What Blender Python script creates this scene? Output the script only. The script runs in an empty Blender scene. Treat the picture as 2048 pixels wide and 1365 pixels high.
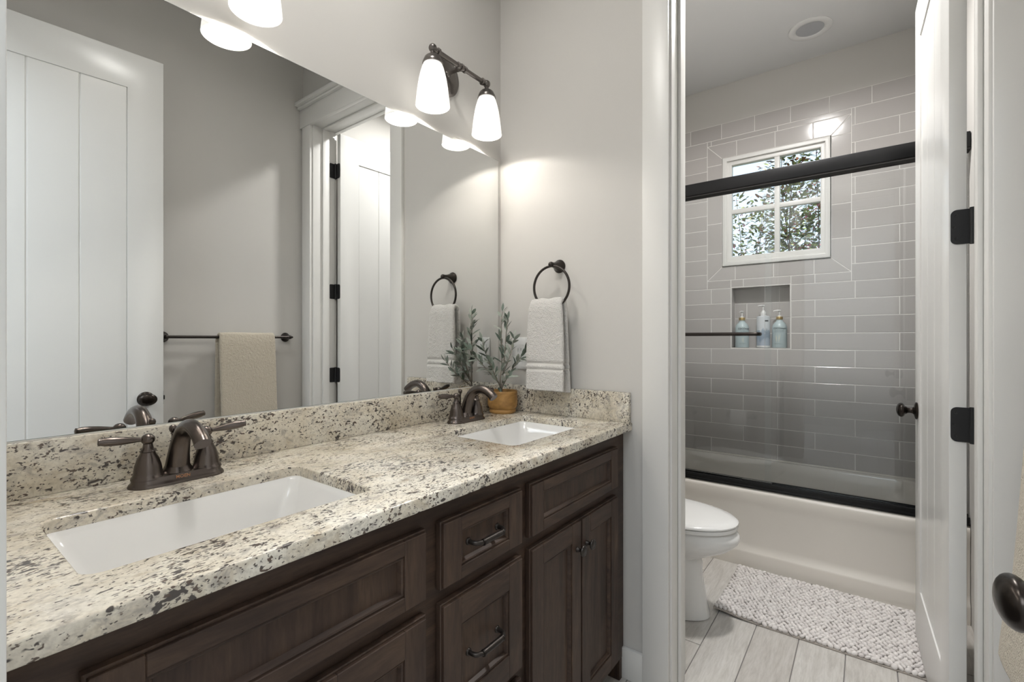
import bpy, bmesh, math, random
from mathutils import Vector, Matrix, noise
R = math.radians
SC = bpy.context.scene
COL = SC.collection

# ------------------------------------------------------------------ camera
CAMX, CAMH, YAW = 1.22, 1.166, 37.02
cam_d = bpy.data.cameras.new('camera')
cam_d.sensor_width = 36.0
cam_d.lens = 36.0 * 944.0 / 2048.0
cam_d.shift_y = -4.5 / 2048.0
cam_d.clip_start = 0.02
cam = bpy.data.objects.new('camera', cam_d)
cam.location = (CAMX, 0.0, CAMH)
cam.rotation_euler = (R(90), 0, R(YAW))
COL.objects.link(cam)
SC.camera = cam

# ------------------------------------------------------------------ sky, sun, exposure
W = bpy.data.worlds.new('sky')
SC.world = W
W.use_nodes = True
nt = W.node_tree
nt.nodes.clear()
wo = nt.nodes.new('ShaderNodeOutputWorld')
bg = nt.nodes.new('ShaderNodeBackground')
tc = nt.nodes.new('ShaderNodeTexCoord')
sp = nt.nodes.new('ShaderNodeSeparateXYZ')
rp = nt.nodes.new('ShaderNodeValToRGB')
rp.color_ramp.elements[0].position = 0.42
rp.color_ramp.elements[0].color = (0.30, 0.32, 0.30, 1)
rp.color_ramp.elements[1].position = 0.9
rp.color_ramp.elements[1].color = (0.36, 0.55, 0.86, 1)
e = rp.color_ramp.elements.new(0.52)
e.color = (0.72, 0.82, 0.93, 1)
mr = nt.nodes.new('ShaderNodeMath')
mr.operation = 'MULTIPLY_ADD'
mr.inputs[1].default_value = 0.5
mr.inputs[2].default_value = 0.5
nt.links.new(tc.outputs['Generated'], sp.inputs[0])
nt.links.new(sp.outputs['Z'], mr.inputs[0])
nt.links.new(mr.outputs[0], rp.inputs[0])
nt.links.new(rp.outputs[0], bg.inputs['Color'])
bg.inputs['Strength'].default_value = 1.05
nt.links.new(bg.outputs[0], wo.inputs[0])

sun_d = bpy.data.lights.new('sun', 'SUN')
sun_d.energy = 5.0
sun_d.angle = R(0.6)
sun_d.color = (1.0, 0.95, 0.86)
sun = bpy.data.objects.new('sun', sun_d)
sun.rotation_euler = (R(8), R(48), R(10))
sun.location = (4, 5, 6)
COL.objects.link(sun)

# added fill: unseen area lamp under the hallway ceiling, standing in for daylight
hall_d = bpy.data.lights.new('hall_fill', 'AREA')
hall_d.shape = 'RECTANGLE'
hall_d.size, hall_d.size_y = 2.2, 1.3
hall_d.energy = 48.0
hall_d.color = (0.84, 0.92, 1.0)
hall = bpy.data.objects.new('hall_fill', hall_d)
hall.location = (0.5, -0.90, 2.84)
COL.objects.link(hall)

vs = SC.view_settings
vs.view_transform = 'Standard'
vs.look = 'None'
vs.gamma = 1.0
vs.use_curve_mapping = False
vs.exposure = 0.80

SHADE_E = 0.40        # glow of the frosted glass shades
BULB_W = 3.9          # bulb power, each
CEIL_W = 14.5          # flush ceiling lamp of the bath room
ROOM_FILL_W = 3.7          # added fill lamp on the vanity room ceiling, above the frame


# ------------------------------------------------------------------ materials
def mat(name, col=(0.8, 0.8, 0.8), rough=0.5, metal=0.0, spec=0.5, coat=0.0):
    m = bpy.data.materials.new(name)
    m.use_nodes = True
    b = m.node_tree.nodes['Principled BSDF']
    b.inputs['Base Color'].default_value = (*col, 1)
    b.inputs['Roughness'].default_value = rough
    b.inputs['Metallic'].default_value = metal
    b.inputs['Specular IOR Level'].default_value = spec
    b.inputs['Coat Weight'].default_value = coat
    return m


def N(m, t, **kw):
    n = m.node_tree.nodes.new(t)
    for k, v in kw.items():
        setattr(n, k, v)
    return n


def L(m, a, b):
    m.node_tree.links.new(a, b)


def B(m):
    return m.node_tree.nodes['Principled BSDF']


def coords(m, scale=(1, 1, 1), rot=(0, 0, 0), kind='Object'):
    t = N(m, 'ShaderNodeTexCoord')
    mp = N(m, 'ShaderNodeMapping')
    mp.inputs['Scale'].default_value = scale
    mp.inputs['Rotation'].default_value = rot
    L(m, t.outputs[kind], mp.inputs['Vector'])
    return mp.outputs['Vector']


def ntex(m, vec, scale, detail=4, rough=0.55, dist=0.0):
    n = N(m, 'ShaderNodeTexNoise')
    n.inputs['Scale'].default_value = scale
    n.inputs['Detail'].default_value = detail
    n.inputs['Roughness'].default_value = rough
    n.inputs['Distortion'].default_value = dist
    L(m, vec, n.inputs['Vector'])
    return n.outputs['Fac']


def ramp(m, fac, stops):
    r = N(m, 'ShaderNodeValToRGB')
    els = r.color_ramp.elements
    while len(els) > 1:
        els.remove(els[-1])
    els[0].position, c = stops[0]
    els[0].color = (*c, 1) if len(c) == 3 else c
    for p, c in stops[1:]:
        x = els.new(p)
        x.color = (*c, 1) if len(c) == 3 else c
    L(m, fac, r.inputs[0])
    return r.outputs[0]


def mixc(m, fac, a, b, mode='MIX'):
    n = N(m, 'ShaderNodeMix', data_type='RGBA', blend_type=mode)
    for s, v in ((n.inputs[0], fac), (n.inputs[6], a), (n.inputs[7], b)):
        if isinstance(v, (int, float)):
            s.default_value = v
        elif isinstance(v, tuple):
            s.default_value = (*v, 1) if len(v) == 3 else v
        else:
            L(m, v, s)
    return n.outputs[2]


def bump(m, h, strength=0.3, dist=0.002):
    b = N(m, 'ShaderNodeBump')
    b.inputs['Strength'].default_value = strength
    b.inputs['Distance'].default_value = dist
    L(m, h, b.inputs['Height'])
    L(m, b.outputs[0], B(m).inputs['Normal'])


M = {}
M['wall'] = mat('wall_paint', (0.605, 0.588, 0.560), 0.75, spec=0.25)
bump(M['wall'], ntex(M['wall'], coords(M['wall']), 260, 3), 0.06, 0.001)
M['ceiling'] = mat('ceiling_paint', (0.74, 0.74, 0.74), 0.9, spec=0.2)
M['trim'] = mat('trim_paint', (0.76, 0.75, 0.725), 0.35)
M['door'] = mat('door_paint', (0.74, 0.735, 0.715), 0.28)
M['porcelain'] = mat('porcelain', (0.80, 0.795, 0.78), 0.09, spec=0.6)
M['tub'] = mat('tub_acrylic', (0.76, 0.72, 0.66), 0.14, spec=0.55)
M['grout'] = mat('grout', (0.80, 0.78, 0.75), 0.85, spec=0.2)
M['orb'] = mat('dark_bronze', (0.052, 0.045, 0.041), 0.36, 0.85)
M['blk'] = mat('black_metal', (0.018, 0.018, 0.019), 0.38, 0.6)
M['hinge'] = mat('hinge_black', (0.022, 0.022, 0.023), 0.55, 0.3)
M['knob'] = mat('knob_bronze', (0.030, 0.024, 0.020), 0.26, 0.8)
M['faucet'] = mat('brushed_bronze', (0.125, 0.105, 0.095), 0.27, 0.95)
M['fix'] = mat('fixture_bronze', (0.17, 0.155, 0.145), 0.28, 0.9)
M['copper'] = mat('copper_mark', (0.42, 0.22, 0.12), 0.4, 0.8)
M['gold'] = mat('gold_collar', (0.62, 0.46, 0.20), 0.28, 0.9)
M['white_plastic'] = mat('white_plastic', (0.78, 0.78, 0.77), 0.3)
M['bottle_blue'] = mat('bottle_sage', (0.47, 0.565, 0.585), 0.32)
M['ink'] = mat('dark_ink', (0.03, 0.045, 0.055), 0.6)
M['ink_soft'] = mat('grey_ink', (0.16, 0.21, 0.24), 0.6)
M['ink_pale'] = mat('pale_ink', (0.66, 0.68, 0.60), 0.6)
M['soil'] = mat('soil', (0.09, 0.065, 0.045), 0.95)
M['stem'] = mat('stem_bark', (0.23, 0.205, 0.17), 0.8)
M['paper'] = mat('tissue_paper', (0.82, 0.82, 0.81), 0.9)
M['cardboard'] = mat('cardboard', (0.42, 0.33, 0.24), 0.9)
M['caulk'] = mat('white_caulk', (0.78, 0.77, 0.74), 0.5)
M['lens_off'] = mat('frosted_lens', (0.46, 0.47, 0.49), 0.5)
M['chrome'] = mat('chrome', (0.75, 0.76, 0.77), 0.08, 1.0)
M['dark'] = mat('dark_recess', (0.012, 0.010, 0.009), 0.8)
M['rug_base'] = mat('mat_backing', (0.36, 0.325, 0.29), 0.9)

# mirror silver
M['silver'] = mat('mirror_silver', (0.80, 0.81, 0.805), 0.0, 1.0)
M['glass_edge'] = mat('glass_edge', (0.20, 0.24, 0.235), 0.15)


def glassmat(name, tint=(0.95, 0.97, 0.965), ior=1.45, gain=1.0):
    m = bpy.data.materials.new(name)
    m.use_nodes = True
    t = m.node_tree
    t.nodes.clear()
    o = t.nodes.new('ShaderNodeOutputMaterial')
    mx = t.nodes.new('ShaderNodeMixShader')
    tr = t.nodes.new('ShaderNodeBsdfTransparent')
    gl = t.nodes.new('ShaderNodeBsdfGlossy')
    fr = t.nodes.new('ShaderNodeFresnel')
    fr.inputs['IOR'].default_value = ior
    tr.inputs['Color'].default_value = (*tint, 1)
    gl.inputs['Roughness'].default_value = 0.0
    gl.inputs['Color'].default_value = (gain, gain, gain, 1)
    t.links.new(fr.outputs[0], mx.inputs[0])
    t.links.new(tr.outputs[0], mx.inputs[1])
    t.links.new(gl.outputs[0], mx.inputs[2])
    t.links.new(mx.outputs[0], o.inputs[0])
    return m


M['pane'] = glassmat('window_glass', (0.97, 0.985, 0.99))
M['shower_glass'] = glassmat('shower_glass', (0.972, 0.983, 0.985))


def emis(name, col, strength, base=(0.8, 0.8, 0.8)):
    m = mat(name, base, 0.4)
    B(m).inputs['Emission Color'].default_value = (*col, 1)
    B(m).inputs['Emission Strength'].default_value = strength
    return m


M['shade'] = emis('glowing_opal_glass', (1.0, 0.975, 0.93), SHADE_E, (0.8, 0.79, 0.77))
M['bulb'] = emis('lit_bulb', (1.0, 0.93, 0.82), 9.0)
M['lens_on'] = emis('lit_lens', (1.0, 0.95, 0.86), 9.0)


def wood(name, scale, rot=(0, 0, 0)):
    m = mat(name, (0.1, 0.06, 0.04), 0.5, spec=0.3, coat=0.03)
    B(m).inputs['Coat Roughness'].default_value = 0.22
    v = coords(m, scale, rot)
    n1 = ntex(m, v, 2.2, 5, 0.6, 1.4)
    n2 = ntex(m, v, 16.0, 4, 0.7, 0.3)
    n3 = ntex(m, coords(m), 5.0, 3, 0.5)
    c1 = ramp(m, n1, [(0.28, (0.038, 0.024, 0.018)), (0.5, (0.066, 0.042, 0.031)), (0.66, (0.090, 0.058, 0.041)), (0.76, (0.16, 0.104, 0.068))])
    c2 = ramp(m, n2, [(0.3, (0.62, 0.62, 0.62)), (0.6, (1.0, 1.0, 1.0))])
    c = mixc(m, 0.75, c1, c2, 'MULTIPLY')
    c4 = ramp(m, n3, [(0.3, (0.78, 0.76, 0.78)), (0.7, (1.12, 1.08, 1.0))])
    c = mixc(m, 1.0, c, c4, 'MULTIPLY')
    L(m, c, B(m).inputs['Base Color'])
    bump(m, n2, 0.05, 0.001)
    return m


# object coordinates: x out from the cabinet face, y along it, z up
M['wood_v'] = wood('stained_maple_upright', (9, 9, 1.2))
M['wood_h'] = wood('stained_maple_level', (9, 1.2, 9))


def granite():
    m = mat('granite', (0.7, 0.65, 0.55), 0.14, spec=0.5)
    v = coords(m, (1.0, 1.0, 1.0))
    # the stone's bedding: grains drawn out along y with a slant
    gr = coords(m, (1.35, 0.66, 1.0), (R(20), R(10), R(24)))
    big = ntex(m, v, 8, 5, 0.62, 0.6)
    base = ramp(m, big, [(0.26, (0.50, 0.45, 0.36)), (0.42, (0.69, 0.635, 0.53)), (0.6, (0.78, 0.745, 0.66)), (0.78, (0.72, 0.70, 0.655))])
    fine = ntex(m, v, 150, 3, 0.6)
    base = mixc(m, 0.6, base, ramp(m, fine, [(0.3, (0.70, 0.675, 0.64)), (0.6, (1.06, 1.05, 1.03))]), 'MULTIPLY')
    tan = ntex(m, gr, 24, 4, 0.6, 0.8)
    base = mixc(m, ramp(m, tan, [(0.57, (0, 0, 0)), (0.72, (0.6, 0.6, 0.6))]), base, (0.42, 0.33, 0.21))
    gv = ntex(m, gr, 44, 5, 0.62, 0.8)
    base = mixc(m, ramp(m, gv, [(0.53, (0, 0, 0)), (0.66, (0.70, 0.70, 0.70))]), base, (0.34, 0.31, 0.28))
    # dark mineral specks in loose clusters
    clus = ntex(m, v, 11, 3, 0.55)
    for sc, lo, hi, kk, cc in ((84, 0.798, 0.845, 0.34, (0.062, 0.052, 0.050)), (140, 0.768, 0.815, 0.28, (0.105, 0.075, 0.060)), (230, 0.742, 0.79, 0.26, (0.09, 0.078, 0.072))):
        spk = ntex(m, gr, sc, 2, 0.5, 0.35)
        add = N(m, 'ShaderNodeMath', operation='MULTIPLY_ADD')
        add.inputs[1].default_value = kk
        L(m, clus, add.inputs[0])
        L(m, spk, add.inputs[2])
        base = mixc(m, ramp(m, add.outputs[0], [(lo, (0, 0, 0)), (hi, (0.96, 0.96, 0.96))]), base, cc)
    L(m, base, B(m).inputs['Base Color'])
    return m


M['granite'] = granite()


def islandmat(name, stops, rough=0.3, grain=None, spec=0.5):
    m = mat(name, (0.5, 0.5, 0.5), rough, spec=spec)
    g = N(m, 'ShaderNodeNewGeometry')
    c = ramp(m, g.outputs['Random Per Island'], stops)
    if grain:
        c = grain(m, c, g.outputs['Random Per Island'])
    L(m, c, B(m).inputs['Base Color'])
    return m


M['tile'] = islandmat('grey_glazed_tile', [(0.0, (0.455, 0.43, 0.415)), (0.5, (0.49, 0.465, 0.45)), (1.0, (0.52, 0.495, 0.48))], 0.135)
bump(M['tile'], ntex(M['tile'], coords(M['tile']), 22, 2), 0.10, 0.002)


def plankgrain(m, c, rnd):
    t = N(m, 'ShaderNodeTexCoord')
    off = N(m, 'ShaderNodeVectorMath', operation='ADD')
    cmb = N(m, 'ShaderNodeCombineXYZ')
    mu = N(m, 'ShaderNodeMath', operation='MULTIPLY')
    mu.inputs[1].default_value = 37.0
    L(m, rnd, mu.inputs[0])
    L(m, mu.outputs[0], cmb.inputs[0])
    L(m, mu.outputs[0], cmb.inputs[2])
    L(m, t.outputs['Object'], off.inputs[0])
    L(m, cmb.outputs[0], off.inputs[1])
    mp = N(m, 'ShaderNodeMapping')
    mp.inputs['Scale'].default_value = (14, 1.6, 1)
    L(m, off.outputs[0], mp.inputs['Vector'])
    a = ntex(m, mp.outputs[0], 1.6, 6, 0.65, 1.6)
    b = ntex(m, mp.outputs[0], 9, 4, 0.7, 0.4)
    c = mixc(m, 0.9, c, ramp(m, a, [(0.25, (0.72, 0.70, 0.67)), (0.5, (0.98, 0.97, 0.95)), (0.75, (1.1, 1.1, 1.1))]), 'MULTIPLY')
    return mixc(m, 0.7, c, ramp(m, b, [(0.32, (0.80, 0.79, 0.78)), (0.6, (1.05, 1.05, 1.05))]), 'MULTIPLY')


M['plank'] = islandmat('wood_look_tile', [(0.0, (0.50, 0.475, 0.45)), (0.5, (0.565, 0.545, 0.52)), (1.0, (0.60, 0.585, 0.565))], 0.34, plankgrain)
M['plank_grout'] = mat('plank_grout', (0.21, 0.195, 0.19), 0.9)


def terry(name, col, sc=300):
    m = mat(name, col, 0.95, spec=0.1)
    v = coords(m)
    n = ntex(m, v, sc, 2, 0.6)
    n2 = ntex(m, v, sc * 0.28, 2, 0.5)
    a = N(m, 'ShaderNodeMath', operation='ADD')
    L(m, n, a.inputs[0])
    L(m, n2, a.inputs[1])
    L(m, mixc(m, 1.0, tuple(col), ramp(m, a.outputs[0], [(0.35 * 2 - .2, (0.80, 0.80, 0.80)), (0.75, (1.0, 1.0, 1.0))]), 'MULTIPLY'), B(m).inputs['Base Color'])
    bump(m, a.outputs[0], 1.0, 0.006)
    B(m).inputs['Sheen Weight'].default_value = 0.25
    return m


M['terry'] = terry('white_terry', (0.76, 0.74, 0.71), 300)
M['terry_band'] = mat('white_woven_band', (0.74, 0.72, 0.685), 0.8, spec=0.15)
M['terry_beige'] = terry('beige_terry', (0.60, 0.535, 0.43), 300)
M['pile'] = islandmat('chenille_pile', [(0, (0.66, 0.62, 0.60)), (0.5, (0.72, 0.685, 0.665)), (1, (0.76, 0.725, 0.70))], 0.95, spec=0.1)


def potmat():
    m = mat('carved_wood_pot', (0.4, 0.22, 0.06), 0.45)
    v = coords(m, (1, 1, 2.6), (R(12), 0, R(20)))
    a = ntex(m, v, 7, 4, 0.6, 2.2)
    b = ntex(m, coords(m, (1, 1, 9)), 24, 4, 0.65, 0.8)
    c = ramp(m, a, [(0.3, (0.30, 0.155, 0.048)), (0.5, (0.46, 0.255, 0.078)), (0.62, (0.52, 0.30, 0.10)), (0.66, (0.34, 0.18, 0.06)), (0.72, (0.50, 0.28, 0.09))])
    c = mixc(m, 0.6, c, ramp(m, b, [(0.35, (0.75, 0.72, 0.68)), (0.6, (1, 1, 1))]), 'MULTIPLY')
    L(m, c, B(m).inputs['Base Color'])
    return m


M['pot'] = potmat()
M['olive'] = islandmat('olive_leaf', [(0.0, (0.06, 0.09, 0.065)), (0.3, (0.13, 0.17, 0.135)), (0.55, (0.26, 0.295, 0.25)), (1.0, (0.44, 0.46, 0.41))], 0.55)
M['shrub'] = islandmat('shrub_leaf', [(0.0, (0.035, 0.055, 0.022)), (0.25, (0.07, 0.11, 0.035)), (0.5, (0.20, 0.26, 0.06)), (0.8, (0.46, 0.48, 0.17)), (0.93, (0.24, 0.09, 0.04)), (1.0, (0.30, 0.11, 0.05))], 0.6, spec=0.25)
M['petal'] = islandmat('pink_petal', [(0.0, (0.50, 0.09, 0.17)), (1.0, (0.68, 0.26, 0.32))], 0.6)
M['bark'] = mat('thin_bark', (0.10, 0.075, 0.055), 0.9)


def mountainmat():
    m = mat('printed_label', (0.7, 0.72, 0.74), 0.35)
    t = N(m, 'ShaderNodeTexCoord')
    s = N(m, 'ShaderNodeSeparateXYZ')
    L(m, t.outputs['Object'], s.inputs[0])
    n = ntex(m, coords(m, (1, 1, 0.25)), 46, 4, 0.55)
    mu = N(m, 'ShaderNodeMath', operation='MULTIPLY_ADD')
    mu.inputs[1].default_value = 0.10
    L(m, n, mu.inputs[0])
    ad = N(m, 'ShaderNodeMath', operation='SUBTRACT')
    L(m, mu.outputs[0], ad.inputs[0])
    L(m, s.outputs['Z'], ad.inputs[1])
    mu.inputs[2].default_value = 0.062
    c = ramp(m, ad.outputs[0], [(0.0, (0.66, 0.69, 0.72)), (0.004, (0.33, 0.40, 0.48)), (0.05, (0.24, 0.31, 0.40)), (0.07, (0.42, 0.48, 0.56))])
    L(m, c, B(m).inputs['Base Color'])
    return m


M['mountain'] = mountainmat()


# ------------------------------------------------------------------ mesh builder
class MB:
    def __init__(s):
        s.v = []
        s.f = []
        s.mi = []

    def add(s, verts, faces, mi=0):
        o = len(s.v)
        s.v += [tuple(p) for p in verts]
        s.f += [tuple(i + o for i in f) for f in faces]
        s.mi += [mi] * len(faces)

    def bm(s, b, mi=0):
        b.verts.index_update()
        s.add([v.co[:] for v in b.verts], [[v.index for v in f.verts] for f in b.faces], mi)
        b.free()

    def box(s, x0, x1, y0, y1, z0, z1, mi=0, bev=0.0, seg=2):
        b = bmesh.new()
        bmesh.ops.create_cube(b, size=1)
        for v in b.verts:
            v.co = ((x0 + x1) / 2 + v.co.x * (x1 - x0), (y0 + y1) / 2 + v.co.y * (y1 - y0), (z0 + z1) / 2 + v.co.z * (z1 - z0))
        if bev > 0:
            bmesh.ops.bevel(b, geom=b.edges[:], offset=bev, segments=seg, profile=0.5, affect='EDGES')
        s.bm(b, mi)

    def loft(s, rings, cap0=True, cap1=True, mi=0, closed=True):
        n = len(rings[0])
        vs_ = [p for r in rings for p in r]
        fs = []
        for i in range(len(rings) - 1):
            for j in range(n if closed else n - 1):
                k = (j + 1) % n
                fs.append((i * n + j, i * n + k, (i + 1) * n + k, (i + 1) * n + j))
        if cap0:
            fs.append(tuple(reversed(range(n))))
        if cap1:
            fs.append(tuple(range((len(rings) - 1) * n, len(rings) * n)))
        s.add(vs_, fs, mi)

    def lathe(s, prof, c=(0, 0, 0), axis='z', n=32, mi=0, sx=1.0, sy=1.0):
        # prof: (radius, height) list
        rings = []
        for r, h in prof:
            ring = []
            for i in range(n):
                a = 2 * math.pi * i / n
                p = (max(r, 1e-5) * math.cos(a) * sx, max(r, 1e-5) * math.sin(a) * sy, h)
                if axis == 'x':
                    p = (p[2], p[0], p[1])
                elif axis == '-x':
                    p = (-p[2], -p[0], p[1])
                elif axis == 'y':
                    p = (p[1], p[2], p[0])
                elif axis == '-y':
                    p = (p[0], -p[2], p[1])
                ring.append((c[0] + p[0], c[1] + p[1], c[2] + p[2]))
            rings.append(ring)
        s.loft(rings, True, True, mi)

    def tube(s, pts, rad, n=12, mi=0, cap=True, flat=None):
        pts = [Vector(p) for p in pts]
        if isinstance(rad, (int, float)):
            rad = [rad] * len(pts)
        rings = []
        t0 = (pts[1] - pts[0]).normalized()
        ref = Vector((0, 0, 1)) if abs(t0.z) < 0.9 else Vector((1, 0, 0))
        u = t0.cross(ref).normalized()
        for i, p in enumerate(pts):
            if i == 0:
                t = pts[1] - pts[0]
            elif i == len(pts) - 1:
                t = pts[-1] - pts[-2]
            else:
                t = (pts[i + 1] - pts[i]).normalized() + (pts[i] - pts[i - 1]).normalized()
            t.normalize()
            u = (u - t * u.dot(t)).normalized()
            w = t.cross(u)
            fl = flat or (1, 1)
            rings.append([p + (u * math.cos(2 * math.pi * j / n) * fl[0] + w * math.sin(2 * math.pi * j / n) * fl[1]) * rad[i] for j in range(n)])
        s.loft(rings, cap, cap, mi)

    def sphere(s, c, r, mi=0, n=16, sc=(1, 1, 1)):
        b = bmesh.new()
        bmesh.ops.create_uvsphere(b, u_segments=n, v_segments=max(6, n // 2), radius=r)
        for v in b.verts:
            v.co = (c[0] + v.co.x * sc[0], c[1] + v.co.y * sc[1], c[2] + v.co.z * sc[2])
        s.bm(b, mi)

    def slab(s, outer, holes, a0, a1, plane='xy', mi=0, bev=0.0, seg=2):
        """polygon with holes in a plane, extruded along the third axis from a0 to a1"""
        b = bmesh.new()
        edges = []
        for loop in [outer] + holes:
            vv = [b.verts.new((p[0], p[1], 0)) for p in loop]
            for i in range(len(vv)):
                edges.append(b.edges.new((vv[i], vv[(i + 1) % len(vv)])))
        r = bmesh.ops.triangle_fill(b, use_beauty=True, use_dissolve=False, edges=edges)
        bmesh.ops.recalc_face_normals(b, faces=b.faces[:])
        if b.faces and b.faces[:][0].normal.z < 0:
            bmesh.ops.reverse_faces(b, faces=b.faces[:])
        ex = bmesh.ops.extrude_face_region(b, geom=b.faces[:])
        top = [g for g in ex['geom'] if isinstance(g, bmesh.types.BMVert)]
        for v in top:
            v.co.z = 1.0
        bmesh.ops.recalc_face_normals(b, faces=b.faces[:])
        for v in b.verts:
            v.co.z = a0 + v.co.z * (a1 - a0)
        if bev > 0:
            es = [e_ for e_ in b.edges if len(e_.link_faces) == 2 and e_.calc_face_angle() > 1.2
                  and abs(e_.verts[0].co.z - e_.verts[1].co.z) < 1e-6]
            bmesh.ops.bevel(b, geom=es, offset=bev, segments=seg, profile=0.5, affect='EDGES')
        for v in b.verts:
            x, y, z = v.co
            if plane == 'xz':
                v.co = (x, z, y)
            elif plane == 'yz':
                v.co = (z, x, y)
        if plane != 'xy':
            bmesh.ops.recalc_face_normals(b, faces=b.faces[:])
        s.bm(b, mi)

    def build(s, name, mats, parent=None, smooth=35, recalc=True):
        me = bpy.data.meshes.new(name)
        me.from_pydata(s.v, [], s.f)
        if not isinstance(mats, (list, tuple)):
            mats = [mats]
        for m in mats:
            me.materials.append(m)
        if any(s.mi):
            me.polygons.foreach_set('material_index', s.mi)
        if recalc:
            b = bmesh.new()
            b.from_mesh(me)
            bmesh.ops.recalc_face_normals(b, faces=b.faces[:])
            b.to_mesh(me)
            b.free()
        if smooth:
            me.polygons.foreach_set('use_smooth', [True] * len(me.polygons))
            me.set_sharp_from_angle(angle=R(smooth))
        me.update()
        o = bpy.data.objects.new(name, me)
        COL.objects.link(o)
        if parent:
            o.parent = parent
        return o


def tag(o, label=None, cat=None, group=None, kind=None):
    if label:
        o['label'] = label
    if cat:
        o['category'] = cat
    if group:
        o['group'] = group
    if kind:
        o['kind'] = kind
    return o


def empty(name, loc, rz=0.0):
    o = bpy.data.objects.new(name, None)
    o.empty_display_size = 0.05
    o.location = loc
    o.rotation_euler = (0, 0, rz)
    COL.objects.link(o)
    return o


def copy_tree(o, parent=None):
    c = o.copy()
    COL.objects.link(c)
    c.parent = parent
    for ch in list(o.children):
        copy_tree(ch, c)
    return c


def rect(x0, x1, y0, y1):
    return [(x0, y0), (x1, y0), (x1, y1), (x0, y1)]


def rrect(x0, x1, y0, y1, r, n=6):
    out = []
    for cx, cy, a0 in ((x1 - r, y1 - r, 0), (x0 + r, y1 - r, 90), (x0 + r, y0 + r, 180), (x1 - r, y0 + r, 270)):
        for i in range(n + 1):
            a = R(a0 + 90 * i / n)
            out.append((cx + r * math.cos(a), cy + r * math.sin(a)))
    return out


def smoothpath(pts, k=6):
    """Catmull-Rom through 3-D points"""
    P = [Vector(p) for p in pts]
    P = [P[0] * 2 - P[1]] + P + [P[-1] * 2 - P[-2]]
    out = []
    for i in range(1, len(P) - 2):
        for j in range(k):
            t = j / k
            a, b, c, d = P[i - 1], P[i], P[i + 1], P[i + 2]
            out.append(0.5 * ((2 * b) + (c - a) * t + (2 * a - 5 * b + 4 * c - d) * t * t + (3 * b - a - 3 * c + d) * t ** 3))
    out.append(P[-2])
    return out


def lerp_list(vals, k=6):
    out = []
    for i in range(len(vals) - 1):
        for j in range(k):
            out.append(vals[i] + (vals[i + 1] - vals[i]) * j / k)
    out.append(vals[-1])
    return out


def text_mesh(txt, size, bold=0.0, thick=0.0004):
    cu = bpy.data.curves.new('lettering', 'FONT')
    cu.body = txt
    cu.size = size
    cu.align_x = 'CENTER'
    cu.extrude = thick / 2
    cu.offset = bold
    cu.resolution_u = 3
    o = bpy.data.objects.new('lettering', cu)
    COL.objects.link(o)
    dg = bpy.context.evaluated_depsgraph_get()
    dg.update()
    me = bpy.data.meshes.new_from_object(o.evaluated_get(dg))
    bpy.data.objects.remove(o)
    bpy.data.curves.remove(cu)
    me.materials.clear()
    me.name = 'lettering'
    return me


# ------------------------------------------------------------------ layout numbers
NEAR0, NEAR1 = -0.100, 0.0365        # wall with the entry door
FAR0, FAR1 = 1.538, 1.680            # wall between vanity room and bath
BACK = 3.375                         # tiled face of the window wall
WR = 1.555                           # right wall
CEIL = 2.868
DX0, DX1, DTOP = 0.711, 1.443, 2.447  # clear door openings
CT = 0.8797                          # counter top
CTB = 0.852

# ------------------------------------------------------------------ the room
b = MB()
b.box(-0.12, 0.0, NEAR0, 3.52, 0, CEIL)
tag(b.build('wall_left', M['wall'], smooth=0), 'pale grey wall behind the long mirror and vanity', 'wall', kind='structure')
b = MB()
b.box(WR, WR + 0.12, NEAR0, 3.52, 0, CEIL)
tag(b.build('wall_right', M['wall'], smooth=0), 'pale grey wall carrying the towel bar, seen in the mirror', 'wall', kind='structure')
b = MB()
b.slab([(0, 0), (DX0 - .018, 0), (DX0 - .018, DTOP + .018), (DX1 + .018, DTOP + .018), (DX1 + .018, 0), (WR, 0), (WR, CEIL), (0, CEIL)], [], FAR0, FAR1, 'xz')
tag(b.build('wall_far', M['wall'], smooth=0), 'pale grey partition wall with the towel ring and bath doorway', 'wall', kind='structure')
b = MB()
b.slab([(0, 0), (DX0 - .018, 0), (DX0 - .018, DTOP + .018), (DX1 + .018, DTOP + .018), (DX1 + .018, 0), (WR, 0), (WR, CEIL), (0, CEIL)], [], NEAR0, NEAR1, 'xz')
tag(b.build('wall_near', M['wall'], smooth=0), 'wall around the entry doorway at the left picture edge', 'wall', kind='structure')
b = MB()
b.box(-0.8, 2.6, -2.2, 3.52, CEIL, CEIL + 0.1)
tag(b.build('ceiling', M['ceiling'], smooth=0), 'flat white ceiling', 'ceiling', kind='structure')
# hallway outside the entry door
b = MB()
b.box(-0.92, -0.8, -2.2, NEAR0, 0, CEIL)
b.box(2.6, 2.72, -2.2, NEAR0, 0, CEIL)
b.box(-0.92, 2.72, -2.32, -2.2, 0, CEIL)
b.box(-0.8, -0.12, NEAR0 - 0.1, NEAR0, 0, CEIL)
b.box(WR + .12, 2.6, NEAR0 - 0.1, NEAR0, 0, CEIL)
tag(b.build('wall_hall', M['wall'], smooth=0), 'hallway walls outside the entry door', 'wall', kind='structure')

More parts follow.
